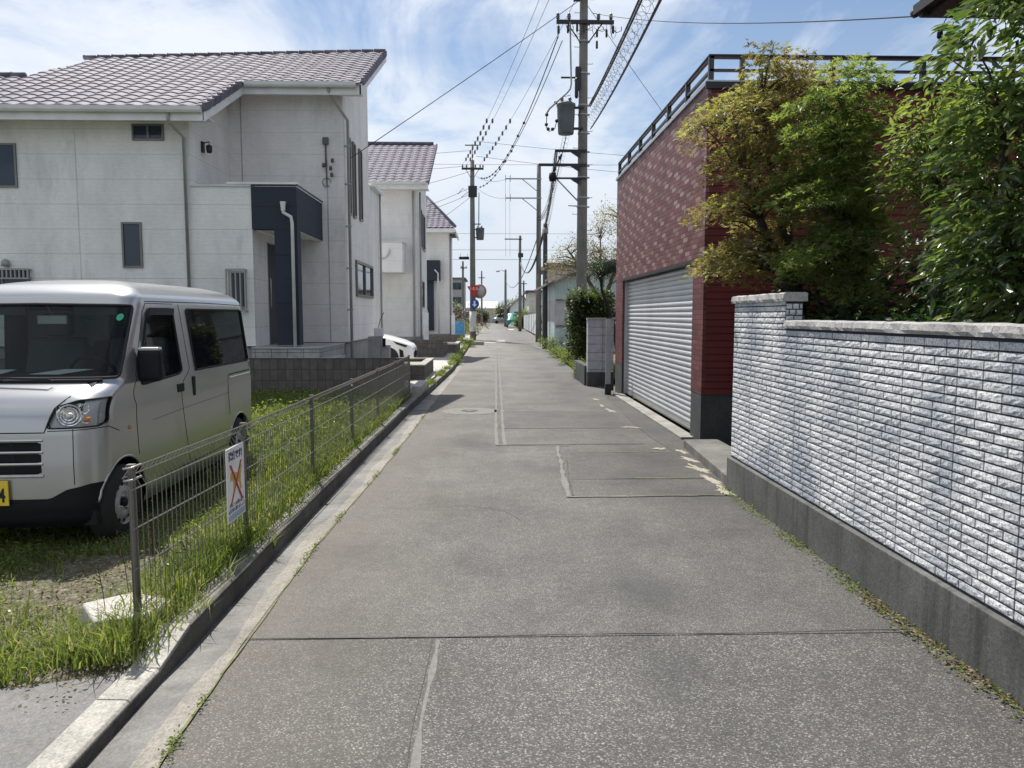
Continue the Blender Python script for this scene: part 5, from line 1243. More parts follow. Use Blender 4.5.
b = MB(); b.lathe([(0,-.06),(.2,-.05),(.36,-.01),(.40,.02)], (0,0,0), 'y', 28); b.build('mirror_face', M['alu'], t)
b = MB(); b.lathe([(.38,.0),(.44,-.03),(.46,.02),(.40,.05),(.38,.0)], (0,0,0), 'y', 28); b.build('rim', M['orange_rim'], t)
b = MB(); b.tube([(-.5,.05,-.3),(0,.06,0)], .03, 6); b.build('arm', M['orange_rim'], t)

P3 = pole('utility_pole', 'grey utility pole with two long arms, right of the road beyond the dark slim pole', 2.80, 45, 10.3, .17, .12)
for z, L_ in ((9.45,1.95),(8.35,1.95)):
    b = MB(); b.box((-L_,-.2,z-.035),(.15,-.13,z+.035)); b.tube([(-1.0,-.16,z),(-.05,-.16,z-.75)], .025, 5)
    for x in (-L_,-L_+.28): b.box((x,-.18,z-.18),(x+.03,-.14,z+.22))
    b.build('bracket_arm', M['galv'], P3)
b = MB()
for x in (-1.95,-1.7): b.tube([(x,-.16,9.6),(x+.02,-.16,5.0)], .007, 4)
b.tube([(-.1,-.2,4),(-.1,-.2,8.0)], .03, 5); b.build('riser_wire', M['cable_grey'], P3)
P4 = pole('utility_pole', 'dark slim pole beside the teal shed, right of the road', 2.55, 36, 5.85, .13, .10, 'dark_base')
b = MB(); b.lathe([(.14,0),(.14,.25)], (0,0,5.4), n=12); b.build('pole_band', M['galv'], P4)
P5 = pole('utility_pole', 'distant utility pole with one arm towards the road, right side', 2.85, 75, 9.3, .17, .12)
b = MB(); b.box((-1.5,-.2,8.9),(.2,-.1,9.0)); b.box((-.2,-.25,7.2),(.3,-.1,7.6)); b.build('bracket_arm', M['dark_metal'], P5)
P6 = pole('utility_pole', 'far utility pole with a street lamp near the end of the road, right side', 2.0, 105, 7.8, .2, .14)
b = MB(); b.tube([(0,-.1,7.5),(-.6,-.2,7.7),(-1.1,-.2,7.6)], .04, 5); b.box((-1.3,-.35,7.45),(-.8,-.1,7.6)); b.build('street_lamp', M['galv'], P6)
P7 = pole('utility_pole', 'far slim pole left of the signed pole', -3.35, 92, 8.0, .17, .12)
crossarm(P7, 7.2, -.3, .5, -.2, .06, (-.2,.4), brace=False)
P8 = pole('utility_pole', 'far slim pole just right of the signed pole', -1.35, 112, 8.0, .15, .1)
crossarm(P8, 7.0, -.5, .5, -.2, .05, (), brace=False)
P9 = pole('utility_pole', 'farthest short pole between the two right-hand far poles', 4.1, 96, 5.9, .13, .1)
crossarm(P9, 5.5, -.4, .4, -.2, .05, (), brace=False)

def sag(a, b_, s, n=18):
    a, b_ = Vector(a), Vector(b_); return [a.lerp(b_, i/n) - Vector((0,0,4*s*(i/n)*(1-i/n))) for i in range(n+1)]
def wire(a, b_, s, r=.012, label='', group=None, m='cable', n=18, name='power_line', beads=0):
    mb = MB(); pts = sag(a, b_, s, n); mb.tube(pts, r, 5, False); o = mb.build(name, M[m]); tag(o, label, 'power line' if name == 'power_line' else 'cable', group)
    return o
# high-voltage lines from the near pole to the pole by the third house, with spacers
GRP = 'high-voltage wires between the near pole and the signed pole'
for i, (xa, xb) in enumerate(((-.72,-.6),(-.42,-.35),(.38,.5))):
    a = (P1X+xa,P1Y-.18,11.3); c = (-1.16+xb,48.8,11.0); o = wire(a, c, .45, .008, 'thin high-voltage wire running from the transformer pole to the signed pole', GRP, 'cable_grey', 24)
    b = MB()
    for k in range(9):
        q = .56+.045*k; v = Vector(a).lerp(Vector(c), q) - Vector((0,0,4*.45*q*(1-q))); b.lathe([(.02,-.12),(.05,-.06),(.05,.06),(.02,.12)], v, n=6)
    b.build('spacer', M['cable_grey'], o)
def wb(a, c, s, r, label, nb, q0, q1, group=None):
    o = wire(a, c, s, r, label, group, 'cable', 30, 'cable_bundle'); b = MB()
    for k in range(nb):
        q = q0+(q1-q0)*k/max(1, nb-1); v = Vector(a).lerp(Vector(c), q) - Vector((0,0,4*s*q*(1-q))); b.lathe([(.02,-.05),(.045,-.03),(.045,.03),(.02,.05)], v, n=6)
    b.build('clamp', M['cable'], o); return o
wb((P1X-.72,P1Y-.2,9.1),(-1.16+.5,48.8,10.2),1.15,.016,'sagging low-voltage cable with clamps between transformer pole and signed pole',12,.25,.95)
wb((P1X-.6,P1Y-.2,9.0),(-1.16+.4,48.8,9.6),.9,.012,'lower thin cable between transformer pole and signed pole',8,.4,.95)
# over the garage towards the viewer: telephone bundles with spiral hangers
def bundle(a, c, s, offs, coil, label, r=.016, coil_r=.10, pitch_=.42, dense=0):
    t = thing('cable_bundle', label, 'cable', a)
    n = 40; base = [Vector(p)-Vector(a) for p in sag(a, c, s, n)]
    for dx, dz in offs: mb = MB(); mb.tube([p+Vector((dx,0,dz)) for p in base], r, 5, False); mb.build('cable', M['cable'], t)
    if coil:
        L = (Vector(c)-Vector(a)).length; k = int(L/pitch_*12); pts = []
        for i in range(k+1):
            q = i/k; p = (Vector(c)-Vector(a))*q - Vector((0,0,4*s*q*(1-q))); an = 2*PI*q*L/pitch_
            pts.append(p+Vector((coil[0]+coil_r*math.cos(an), 0, coil[1]+coil_r*1.2*math.sin(an))))
        mb = MB(); mb.tube(pts, .0030, 4, False); mb.build('spiral_hanger', M['cable'], t)
    return t
E0 = (1.30,-12.0,6.2)
bundle((P1X+.14,P1Y-.3,7.30), (E0[0]-.1,E0[1],E0[2]+.05), .75, ((0,0),(.05,.02),(.02,-.05)), (.06,-.12), 'thick pair of black cables with spiral hanger, rising overhead right of the near pole', .018)
bundle((P1X+.17,P1Y-.3,6.65), (E0[0]-.15,E0[1],E0[2]-.5), .75, ((0,0),(.03,.03)), (-.02,.16), 'looser black cable with spiral hanger, lower of the overhead cables right of the near pole', .014, .11, .50)
bundle((P1X-.78,P1Y-.3,6.05), (2.52,36,5.75), .30, ((0,0),(.05,.03)), (.04,-.1), 'black cable bundle dropping from the near pole to the dark slim pole', .022)
bundle((P1X-.4,P1Y-.3,6.9), (2.75,44.8,7.2), .8, ((0,0),), (0,0), 'thin coiled cable from the near pole to the grey pole with long arms', .014)
bundle((2.52,36,5.75), (2.85,75,6.8), 1.6, ((0,0),(.06,0)), None, 'drooping black cable bundle between the dark slim pole and the distant right-hand pole', .035)
bundle((2.75,45,6.2), (2.0,105,6.4), 1.9, ((0,0),), None, 'long drooping cable from the grey pole towards the end of the road', .03)
b = MB(); b.lathe([(.01,-.2),(.07,-.15),(.07,.15),(.01,.2)], (2.68,57,4.9), 'y', 8); 
wb((P1X-.6,P1Y-.2,6.0),(P1X-.84,P1Y-.2,5.5),.0,.02,'short tail of cable on the bracket of the near pole',2,.2,.8)
wire((-3.0,16.85,4.98),(P1X-.1,P1Y-.15,10.1),.02,.009,'single service wire from the nearest house up to the near pole')
wire((4.66,8.3,4.78),(P1X+.2,P1Y-.15,9.75),.16,.008,'single service wire from the dark eave to the near pole, above the garage')
o = wire((P1X+.1,P1Y,10.0),(9.2,27,4.6),.1,.008,'guy wire with a small ball descending behind the garage', m='cable_grey'); b = MB(); v = Vector((P1X+.1,P1Y,10.0)).lerp(Vector((9.2,27,4.6)), .47); b.lathe([(0,-.05),(.05,0),(0,.05)], v-Vector((0,0,.1)), n=8); b.build('ball', M['cable'], o)
for i, (z, Y_, s, x0, x1) in enumerate(((11.9,49,1.1,-45,-1.3),(11.9,49,1.1,-1.1,45),(11.0,49.2,1.2,-45,-1.4),(11.0,49.2,1.3,-.9,45))):
    wire((x0,Y_,z+(.6 if x0 < -10 or x1 > 10 else 0)),(x1,Y_,z),s,.012,'thin wire crossing above the street at the signed pole','wires crossing the street at the signed pole','cable_grey',30)
for i, (z, Y_) in enumerate(((6.9,60),(6.2,60.5),(13.8,62),(9.2,70))):
    wire((-45,Y_,z+.5),(45,Y_,z+.4),.7,.014,'faint distant wire crossing the whole street','distant wires crossing the street','cable_grey',30)
for i, (x, z, zz) in enumerate(((-8,6.3,9.6),(-9,6.0,9.2),(-10,8.0,10.6),(-7,5.0,9.0))):
    wire((x,42+i,z),(-1.3,48.9,zz),.3,.012,'service wire fanning out left from the signed pole','service wires left of the signed pole','cable_grey')
for i, z in enumerate((10.3, 9.6)): wire((-.9,48.9,z),(1.0,45,9.5-i*1.1),.25,.010,'short wire from the signed pole to the arms of the grey pole','wires joining the signed pole and the grey pole','cable_grey')
t = thing('cable_closure', 'black cable closure hanging on the wires left of the signed pole', 'cable closure', (-2.1, 60.3, 6.05))
b = MB(); b.lathe([(.02,-.42),(.12,-.34),(.12,.34),(.02,.42)], (0,0,0), 'x', 12); b.build('housing', M['black_plastic'], t)
b = MB(); b.box((-.3,-.01,.1),(-.27,.01,.35)); b.box((.27,-.01,.1),(.3,.01,.35)); b.build('hanger', M['galv'], t)

# ------------------------------------------------------------------ vegetation
def unit(v): return v/np.maximum(1e-9, np.linalg.norm(v, axis=1, keepdims=True))
def leaves(name, P, D, N, size, mname, parent=None, shape='lance', width=.38, rnd=None):
    """P base points, D directions, N normals, size per leaf"""
    n = len(P); D = unit(D); S = unit(np.cross(D, N)); N = unit(np.cross(S, D)); size = size[:, None]
    rnd = rng.random(n) if rnd is None else rnd
    if shape == 'palm':
        Vs, Fs, Rs = [], [], []; base = 0
        for ang, ln in ((0,1.),(R(48),.85),(R(-48),.85),(R(100),.5),(R(-100),.5)):
            d = D*math.cos(ang)+S*math.sin(ang); s = -D*math.sin(ang)+S*math.cos(ang); w = .17*ln
            q = np.stack([P, P+size*ln*(d*.45+s*w)+N*size*.02, P+size*ln*d-N*size*.12, P+size*ln*(d*.45-s*w)+N*size*.02], 1).reshape(-1, 3)
            Vs.append(q); Fs.append(np.arange(base, base+4*n).reshape(-1, 4)); Rs.append(np.repeat(rnd, 4)); base += 4*n
        return npmesh(name, np.concatenate(Vs), np.concatenate(Fs), M[mname], parent, np.concatenate(Rs))
    if shape == 'lance':       # two folded halves with a drooping tip
        w = width/2
        q = np.stack([P, P+size*(D*.38+S*w)+N*size*.07, P+size*(D*.45), P+size*(D*.38-S*w)+N*size*.07,
                      P+size*(D*.75+S*w*.7)+N*size*.02, P+size*D*.78-N*size*.06, P+size*(D*.75-S*w*.7)+N*size*.02, P+size*D-N*size*.16], 1).reshape(-1, 3)
        b = np.arange(n)[:, None]*8; F = np.concatenate([b+np.array(k) for k in ([0,2,1,1],[0,3,2,2],[1,2,5,4],[3,6,5,2],[4,5,7,7],[5,6,7,7])])
        tri = F[:, 2] == F[:, 3]
        # all as triangles
        T = np.concatenate([b+np.array(k) for k in ([0,2,1],[0,3,2],[1,2,5],[1,5,4],[3,6,5],[3,5,2],[4,5,7],[5,6,7])])
        return npmesh(name, q, T, M[mname], parent, np.repeat(rnd, 8))
    w = width/2                # plain diamond
    q = np.stack([P, P+size*(D*.5+S*w), P+size*D, P+size*(D*.5-S*w)], 1).reshape(-1, 3)
    return npmesh(name, q, np.arange(4*n).reshape(-1, 4), M[mname], parent, np.repeat(rnd, 4))
def in_ell(n, ells, shell=.0):
    """random points in a union of ellipsoids (cx,cy,cz,rx,ry,rz,weight)"""
    w = np.array([e[6] if len(e) > 6 else e[3]*e[4]*e[5] for e in ells], float); w /= w.sum(); k = rng.choice(len(ells), n, p=w)
    u = unit(rng.normal(size=(n, 3))); r = (shell+(1-shell)*rng.random(n))**(1/3); E_ = np.array([e[:6] for e in ells])[k]
    return E_[:, :3] + u*r[:, None]*E_[:, 3:6], u
def nearest_on(path, p):
    best = min(path, key=lambda q: (Vector(q)-Vector(p)).length + max(0, q[2]-p[2]+.1)*1.5); return Vector(best)
def tree(name, label, cat, base, trunks, ells, nspray, nleaf, lsize, mleaf, spray_r=.28, flat=.18, shape='lance', width=.38, mbark='bark', tr=(.06,.02), tilt=.5, up=.3, group=None, hang=0., shell=.25, twigs=1., rr=None):
    t = thing(name, label, cat, (base[0], base[1], 0), 0, group)
    B0 = Vector((base[0], base[1], 0)); path = []; mb = MB()
    for pts in trunks:
        pts = [Vector(p) for p in pts]; dense = []
        for a, c in zip(pts, pts[1:]): dense += [a.lerp(c, k/4) for k in range(4)]
        dense.append(pts[-1]); dense = [p+Vector((noise.noise(p*2.3), noise.noise(p*2.3+Vector((9,0,0))), 0))*.05 for p in dense]
        n = len(dense); mb.tube([p-B0 for p in dense], [tr[0]+(tr[1]-tr[0])*i/(n-1) for i in range(n)], 8); path += dense[n//4:]
    mb.build('trunk', M[mbark], t)
    C, U = in_ell(nspray, ells, shell); br = MB()
    for c in C[:int(nspray*twigs)]:
        s = nearest_on(path, c); c = Vector(c); m = s.lerp(c, .5)+Vector((0,0,.10*(c-s).length)); L = (c-s).length; r0 = min(tr[1]*1.1, .006+.012*L)
        br.tube([s-B0, m-B0, c-B0], [r0, r0*.6, r0*.25], 5, False)
    if br.v: br.build('branches', M[mbark], t)
    k = rng.integers(0, nspray, nleaf)
    out = C[k]-np.array([np.mean([e[0] for e in ells]), np.mean([e[1] for e in ells]), 0]); out[:, 2] = 0; out = unit(out+1e-3)
    a = rng.random(nleaf)*2*PI; r = np.sqrt(rng.random(nleaf))*spray_r; h = rng.normal(size=nleaf)*spray_r*flat
    off = np.stack([np.cos(a)*r, np.sin(a)*r, h], 1); off[:, 2] -= (off*out).sum(1)*tilt*.7
    P = C[k]+off; D = unit(off*np.array([1,1,.3])+out*spray_r*.5+rng.normal(size=(nleaf, 3))*spray_r*.35); D[:, 2] -= hang
    N = np.stack([rng.normal(size=nleaf)*tilt, rng.normal(size=nleaf)*tilt, np.full(nleaf, 1.)], 1)+out*up
    sz = lsize*(.6+.7*rng.random(nleaf)); crv = (rng.random(nspray)*.6)[k]+rng.random(nleaf)*.4
    P -= np.array([B0.x, B0.y, 0])
    leaves('foliage', P, D, N, sz, mleaf, t, shape, width, crv); return t
# behind the tiled wall
tree('maple_tree', 'bronze-leaved maple behind the end of the tiled wall, spilling over the garage corner', 'tree', (3.35,8.0), 
     [[(3.45,8.0,0),(3.3,8.0,1.2),(3.15,7.95,2.1),(2.90,7.9,3.0),(2.75,7.9,3.8)],[(3.3,8.0,1.4),(2.9,7.7,2.2),(2.5,7.6,2.9)],[(3.3,8.0,1.5),(3.15,8.1,2.6),(3.05,8.1,3.7)]],
     [(2.45,7.75,3.45,.36,.5,.42,1.0),(2.85,7.8,3.70,.40,.5,.42,1.1),(2.4,7.6,2.75,.36,.45,.38,1.0),(2.85,7.7,2.85,.40,.5,.45,1.1),(2.65,7.5,2.15,.42,.45,.26,.8),(3.05,7.9,3.3,.28,.4,.5,.5),(2.35,7.5,2.12,.26,.3,.16,.35),(2.95,7.8,4.15,.40,.4,.16,.3)],
     140, 9500, .050, 'leaf_bronze', .24, .09, 'palm', tr=(.075,.028), tilt=.6)
tree('maple_tree', 'fresh green maple with a thin upright trunk, middle tree behind the tiled wall', 'tree', (3.3,6.9),
     [[(3.36,6.9,0),(3.30,6.9,1.4),(3.16,6.85,2.2),(3.10,6.8,3.1),(3.10,6.8,3.6)],[(3.30,6.9,1.7),(3.42,6.9,2.4),(3.40,6.9,3.0)]],
     [(2.95,6.85,3.30,.26,.4,.38,1),(3.22,6.9,3.45,.26,.4,.36,.8),(2.85,6.8,2.75,.28,.4,.36,1.0),(3.2,6.9,2.75,.28,.4,.40,.9),(2.95,6.7,2.15,.30,.4,.26,.8),(3.3,6.9,2.2,.28,.4,.35,.7),(3.15,6.9,3.85,.30,.3,.10,.2),(3.3,6.6,1.85,.3,.3,.16,.35)],
     115, 8800, .054, 'leaf_green', .22, .09, 'palm', tr=(.055,.020), tilt=.6)
tree('evergreen_tree', 'large glossy broad-leaved evergreen overhanging the right end of the tiled wall', 'tree', (3.5,4.9),
     [[(3.6,4.9,0),(3.6,4.9,1.5),(3.5,4.9,2.6),(3.6,4.8,3.6)],[(3.6,4.9,1.2),(3.3,4.9,2.2),(3.25,4.9,2.9)],[(3.6,4.9,1.3),(3.9,4.6,2.4),(4.1,4.5,3.5)]],
     [(3.42,4.9,2.5,.40,.5,.62,1.0),(3.5,4.8,3.2,.60,.6,.62,1.3),(3.55,4.6,2.2,.6,.6,.6,1.1),(3.9,4.6,3.5,.7,.6,.75,1.1),(3.30,4.9,1.95,.26,.36,.30,.35),(3.9,4.6,2.6,.6,.6,.8,1.0),(3.6,4.6,3.95,.55,.5,.4,.8)],
     240, 11500, .108, 'leaf_glossy', .19, .40, 'lance', .30, tr=(.07,.012), tilt=.9, up=.2, hang=.25, shell=.45)
tree('shrub', 'yellow-green leafy shrub between the green maple and the glossy evergreen', 'shrub', (3.6,5.9),
     [[(3.6,5.9,0),(3.5,5.9,1.4),(3.45,5.9,2.6)]],
     [(3.30,5.8,2.75,.20,.3,.30,1),(3.38,5.7,2.15,.22,.3,.24,.6),(3.5,5.9,3.05,.22,.3,.30,.8)], 60, 2300, .07, 'leaf_green', .2, .35, 'lance', .36, tr=(.03,.012), hang=.15)
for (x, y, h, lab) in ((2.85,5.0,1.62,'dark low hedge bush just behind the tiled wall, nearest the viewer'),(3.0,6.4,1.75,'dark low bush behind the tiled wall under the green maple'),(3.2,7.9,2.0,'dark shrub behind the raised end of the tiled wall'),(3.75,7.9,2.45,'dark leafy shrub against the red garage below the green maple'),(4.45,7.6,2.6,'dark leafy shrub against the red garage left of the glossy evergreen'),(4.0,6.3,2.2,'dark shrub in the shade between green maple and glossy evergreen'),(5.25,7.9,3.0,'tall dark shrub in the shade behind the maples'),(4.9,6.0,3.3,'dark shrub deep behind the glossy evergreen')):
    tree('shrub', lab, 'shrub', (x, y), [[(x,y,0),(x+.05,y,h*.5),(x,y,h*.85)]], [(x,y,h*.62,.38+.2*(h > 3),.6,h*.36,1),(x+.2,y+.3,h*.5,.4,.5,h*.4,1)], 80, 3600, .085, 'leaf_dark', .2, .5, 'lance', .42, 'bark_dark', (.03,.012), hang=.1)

# pale sparse tree, cloud-pruned pine and hedge beyond the garage
tree('tree', 'sparse pinkish-brown tree just budding behind the hedge and the near pole', 'tree', (3.4,22.5), [[(3.4,22.5,0),(3.3,22.5,2.2),(3.2,22.4,3.8)],[(3.3,22.5,1.8),(2.7,22.3,2.9),(2.2,22.2,3.5)],[(3.3,22.5,1.9),(3.7,22.4,3.0),(3.9,22.4,4.3)]],
     [(3.3,22.4,3.7,.9,.8,.7,1.3),(2.5,22.2,3.35,.75,.6,.40,.9),(2.1,22.1,2.95,.5,.4,.25,.5),(3.6,22.4,4.3,.5,.5,.5,.6),(3.5,22.4,3.0,.7,.6,.5,.9)], 230, 9000, .06, 'leaf_pale', .26, .4, 'diamond', .45, 'bark_pale', (.07,.02), twigs=1.)
tree('pruned_pine', 'dark cloud-pruned pine pad beside the red garage', 'tree', (3.0,19.6), [[(3.3,19.6,0),(3.2,19.6,1.3),(2.9,19.6,2.1),(2.8,19.6,2.55)]],
     [(2.85,19.5,2.72,.40,.4,.20,1),(3.3,19.6,2.85,.4,.4,.16,.6)], 60, 5200, .06, 'leaf_dark', .14, .5, 'diamond', .25, 'bark_dark', (.05,.03), shell=.5)
tree('hedge', 'clipped leafy hedge column at the foot of the near pole', 'hedge', (2.4,20.3), [[(2.5,20.3,0),(2.48,20.3,1.2),(2.48,20.3,1.9)]],
     [(2.36,20.3,1.6,.28,.6,.52,1),(2.72,20.3,1.55,.35,.6,.55,1),(2.38,20.3,.95,.28,.6,.55,1),(2.95,20.2,1.75,.3,.5,.35,.7),(2.45,20.3,1.92,.36,.6,.14,.8),(2.45,20.2,.5,.22,.5,.4,.6)], 200, 15000, .085, 'leaf_hedge', .12, .9, 'diamond', .6, 'bark_dark', (.05,.03), shell=.75)
# verge weeds on the right, bushes far left
for i, (x, y, s, m_, lab) in enumerate(((2.35,19.0,.34,'leaf_bright','clump of bright weeds at the foot of the grey block wall'),(2.5,24.5,.45,'leaf_bright','clump of weeds on the right verge below the teal shed'),(2.45,28.5,.36,'leaf_green','rounded low bush on the right verge near the teal shed'),(2.7,33.0,.55,'leaf_green','weeds around the foot of the dark slim pole'),(2.9,38.5,.6,'leaf_bright','weeds on the right verge before the pale fence'),
        (-2.4,58,1.1,'leaf_bright','bright green round bush left of the signed pole'),(-2.2,66,1.9,'leaf_red','dark reddish bush behind the bright green bush'),(-1.25,38,.45,'leaf_bright','small green weeds on the left kerb before the signed pole'),(-1.2,24.6,.25,'leaf_bright','small weeds on the kerb beyond the near planter'))):
    tree('bush', lab, 'bush', (x, y), [[(x,y,0),(x,y,s*.5),(x,y,s)]], [(x,y,s*.55,s*.9,s*1.2,s*.6,1),(x+s*.4,y+s*.8,s*.4,s*.7,s,s*.4,.6)], 60, int(1500+900*s), .09*s**.5, m_, .16*s**.4, .8, 'diamond', .4, 'bark_dark', (.02,.008))

# grass and weeds
def blades(name, X, Y, Z, H_, W_, lean, mname, label, cat, bias=.3):
    n = len(X); a = rng.random(n)*2*PI; la = rng.random(n)*2*PI; ln = lean*H_*rng.random(n)
    w = np.stack([np.cos(a), np.sin(a), np.zeros(n)], 1)*W_[:, None]; P = np.stack([X, Y, Z], 1)
    L = np.stack([np.cos(la)*ln, np.sin(la)*ln, np.zeros(n)], 1); up = np.stack([np.zeros(n), np.zeros(n), H_], 1)
    V = np.stack([P-w, P+w, P+L*.35+up*.6+w*.8, P+L*.35+up*.6-w*.8, P+L+up*.95], 1).reshape(-1, 3); b = np.arange(n)[:, None]*5
    T = np.concatenate([b+np.array(k) for k in ([0,1,2],[0,2,3],[3,2,4])])
    pr = np.clip(rng.random(n)*.75 + .25*np.array([noise.noise(Vector((x*1.2, y*1.2, 4)))+.5 for x, y in zip(X, Y)]), 0, 1)
    return tag(npmesh(name, V, T, M[mname], None, np.repeat(pr, 5)), label, cat, kind='stuff')
def scatter(n, x0, x1, y0, y1, dens):
    X = x0+(x1-x0)*rng.random(n); Y = y0+(y1-y0)*rng.random(n)
    d = np.array([dens(x, y) for x, y in zip(X, Y)]); k = rng.random(n) < d; return X[k], Y[k]
pz = lambda X, Y: np.array([plot_z(x, y) for x, y in zip(X, Y)])
def bare(x, y):    # trodden patch front left, shade under the van
    v = noise.noise(Vector((x*1.1, y*1.1, 7)))
    d = .72 + v*1.5
    if x < -2.15 and y < 4.9: d -= .55
    if -4.2 < x < -2.55 and 5.0 < y < 8.4: d -= .5
    edge = 3.27 if x > -1.95 else 3.16 if x > -2.6 else 2.9 - (-2.6-x)*.06
    if -2.15 < x < -1.6 and 3.62 < y < 4.0: d -= .6
    if y < 4.3 and x > -1.95: d -= .2
    if y < edge-.02: return 0
    return max(.06, min(1, d))
X, Y = scatter(60000, -3.9, -1.60, 2.9, 7.5, bare); n = len(X)
blades('grass', X, Y, pz(X, Y)-.005, .018+.062*rng.random(n)**2.4, .0022+.0022*rng.random(n), 1.2, 'grass_blade', 'short grass and clover growing on the plot around the van', 'grass')
X, Y = scatter(60000, -8.5, -1.55, 7.0, 14.05, lambda x, y: .9 if x > -5 or y > 8 else .3); n = len(X)
blades('grass', X, Y, pz(X, Y)-.005, .045+.14*rng.random(n)**1.6, .004+.004*rng.random(n), .8, 'grass_blade', 'taller weeds filling the far end of the plot behind the fence', 'grass')
X, Y = scatter(30000, -1.95, -1.50, 3.25, 14, lambda x, y: (.95 if x > -1.82 else .5)*(.55 if y < 4.1 else 1)*(1 if x < kf(y)-.10 else .25)); n = len(X)
blades('grass', X, Y, np.maximum(pz(X, Y), .05), .045+.17*rng.random(n)**1.8, .0028+.003*rng.random(n), 1.0, 'grass_blade', 'long grass along the foot of the mesh fence, leaning over the kerb', 'grass')
def tuft(cx, cy, r, n, h, w=.006):
    a = rng.random(n)*2*PI; q = r*np.sqrt(rng.random(n)); return cx+q*np.cos(a), cy+q*np.sin(a), h*(.5+.5*rng.random(n)), np.full(n, w)*(.6+.7*rng.random(n))
for (cx, cy, r, n, h, lab) in ((-1.80,3.48,.20,420,.17,'dense grass tuft around the first fence post'),(-1.60,3.86,.14,200,.17,'grass tuft right of the first fence post by the kerb'),(-2.15,3.36,.22,260,.11,'low grass tuft left of the broken concrete block'),(-1.66,5.0,.2,420,.20,'grass tuft under the notice sign'),(-2.35,3.2,.3,420,.09,'thin grass tuft at the edge of the paved entry')):
    X, Y, H_, W_ = tuft(cx, cy, r, n, h); blades('grass_tuft', X, Y, np.full(len(X), .03), H_, W_*.65, 1.1, 'grass_blade', lab, 'grass')
X, Y = scatter(26000, 2.3, 3.6, 19.4, 44, lambda x, y: 0 if x < re_(y)+.02 else .25+.75*max(0, .6+noise.noise(Vector((x*1.5, y*.6, 2))))); n = len(X)
blades('grass', X, Y, np.full(n, .01), .08+.26*rng.random(n)**1.8, .008+.008*rng.random(n), .9, 'grass_blade', 'rough bright grass on the right verge between the hedge and the teal shed', 'grass')
Y = 14.5+26*rng.random(7000); X = np.array([kf(y) for y in Y])-.10+rng.normal(size=7000)*.05; k = np.array([noise.noise(Vector((0, y*.7, 6))) for y in Y]) > -.02; X, Y = X[k], Y[k]; n = len(X)
blades('grass', X, Y, np.full(n, .10), .03+.11*rng.random(n)**1.8, .005+.005*rng.random(n), 1.0, 'grass_blade', 'moss and grass growing on the far part of the left kerb', 'grass')
# broad clover-like leaves
def ground_leaves(name, X, Y, Z, size, m_, label, h=.05):
    n = len(X); P = np.stack([X, Y, Z+h*rng.random(n)], 1); D = rng.normal(size=(n, 3))*np.array([1,1,.35]); N = np.stack([rng.normal(size=n)*.5, rng.normal(size=n)*.5, np.ones(n)], 1)
    return tag(leaves(name, P, D, N, size*(.5+rng.random(n)), m_, None, 'diamond', .6), label, 'ground cover', kind='stuff')
X, Y = scatter(26000, -3.8, -1.6, 3.0, 7.5, lambda x, y: bare(x, y)*.9); ground_leaves('clover', X, Y, pz(X, Y), .022, 'leaf_bright', 'small clover leaves between the grass near the van', .07)
X, Y = scatter(20000, -8, -1.55, 7, 14, lambda x, y: .9); ground_leaves('weeds', X, Y, pz(X, Y), .05, 'leaf_bright', 'leafy weeds in the far part of the plot', .2)
X, Y = scatter(9000, -4.5, -1.7, 2.6, 5.6, lambda x, y: 0 if y < 2.95 else .9 if x < -2.2 else .4); ground_leaves('dry_litter', X, Y, pz(X, Y), .02, 'dry_litter', 'dry straw and dead leaves on the bare soil', .01)
X, Y = scatter(170, -3.6, -1.6, 3.6, 13, lambda x, y: .5 if x > -2.4 else .2); ground_leaves('white_flowers', X, Y, pz(X, Y)+.07, .022, 'white_petal', 'tiny white flowers scattered in the weeds', .08)
# moss, litter and seedlings at the wall foot and in the gutter seam
X, Y = scatter(5200, 2.05, 2.17, 2.2, 6.9, lambda x, y: max(0, (x-2.04)/.13)*(.25+.75*max(0, noise.noise(Vector((x, y*2.2, 1)))+.35))); ground_leaves('wall_foot_weeds', X, Y, np.zeros(len(X))+.004, .017, 'leaf_bright', 'moss and seedlings along the foot of the tiled wall', .02)
X, Y = scatter(3600, 2.06, 2.17, 2.0, 4.2, lambda x, y: max(0, (x-2.05)/.12)*(.2+.8*max(0, noise.noise(Vector((x, y*2.6, 8)))+.3))); ground_leaves('leaf_litter', X, Y, np.zeros(len(X))+.004, .02, 'dry_litter', 'brown dead leaves caught at the foot of the tiled wall', .015)
Y = 2.4+11*rng.random(9000); X = np.array([ge(y) for y in Y])+rng.normal(size=9000)*.014; k = np.array([noise.noise(Vector((0, y*1.3, 2)))+.5*noise.noise(Vector((3, y*5.7, 2))) for y in Y]) > rng.random(9000)*.5+.05; X, Y = X[k], Y[k]
ground_leaves('gutter_weeds', X, Y, np.zeros(len(X))+.004, .014, 'leaf_bright', 'weeds sprouting from the seam between gutter and asphalt', .025)
# dry stalks by the fence
b = MB()
for i in range(9):
    x, y = -1.80+random.uniform(-.35,.1), 3.9+random.uniform(-.3,.8); h = random.uniform(.25,.48); dx, dy = random.uniform(-.08,.08), random.uniform(-.08,.08)
    b.tube([(x,y,.03),(x+dx*.4,y+dy*.4,h*.6),(x+dx,y+dy,h)], .0022, 4)
    for k in range(5): b.tube([(x+dx*(.6+.08*k),y+dy*.8,h*(.7+.06*k)),(x+dx+random.uniform(-.03,.03),y+dy+random.uniform(-.02,.02),h*(.74+.06*k))], .003, 4)
tag(b.build('dry_stalks', M['dry_litter']), 'dry seed stalks standing in the grass by the first fence post', 'weeds', kind='stuff')
M['dry_litter']

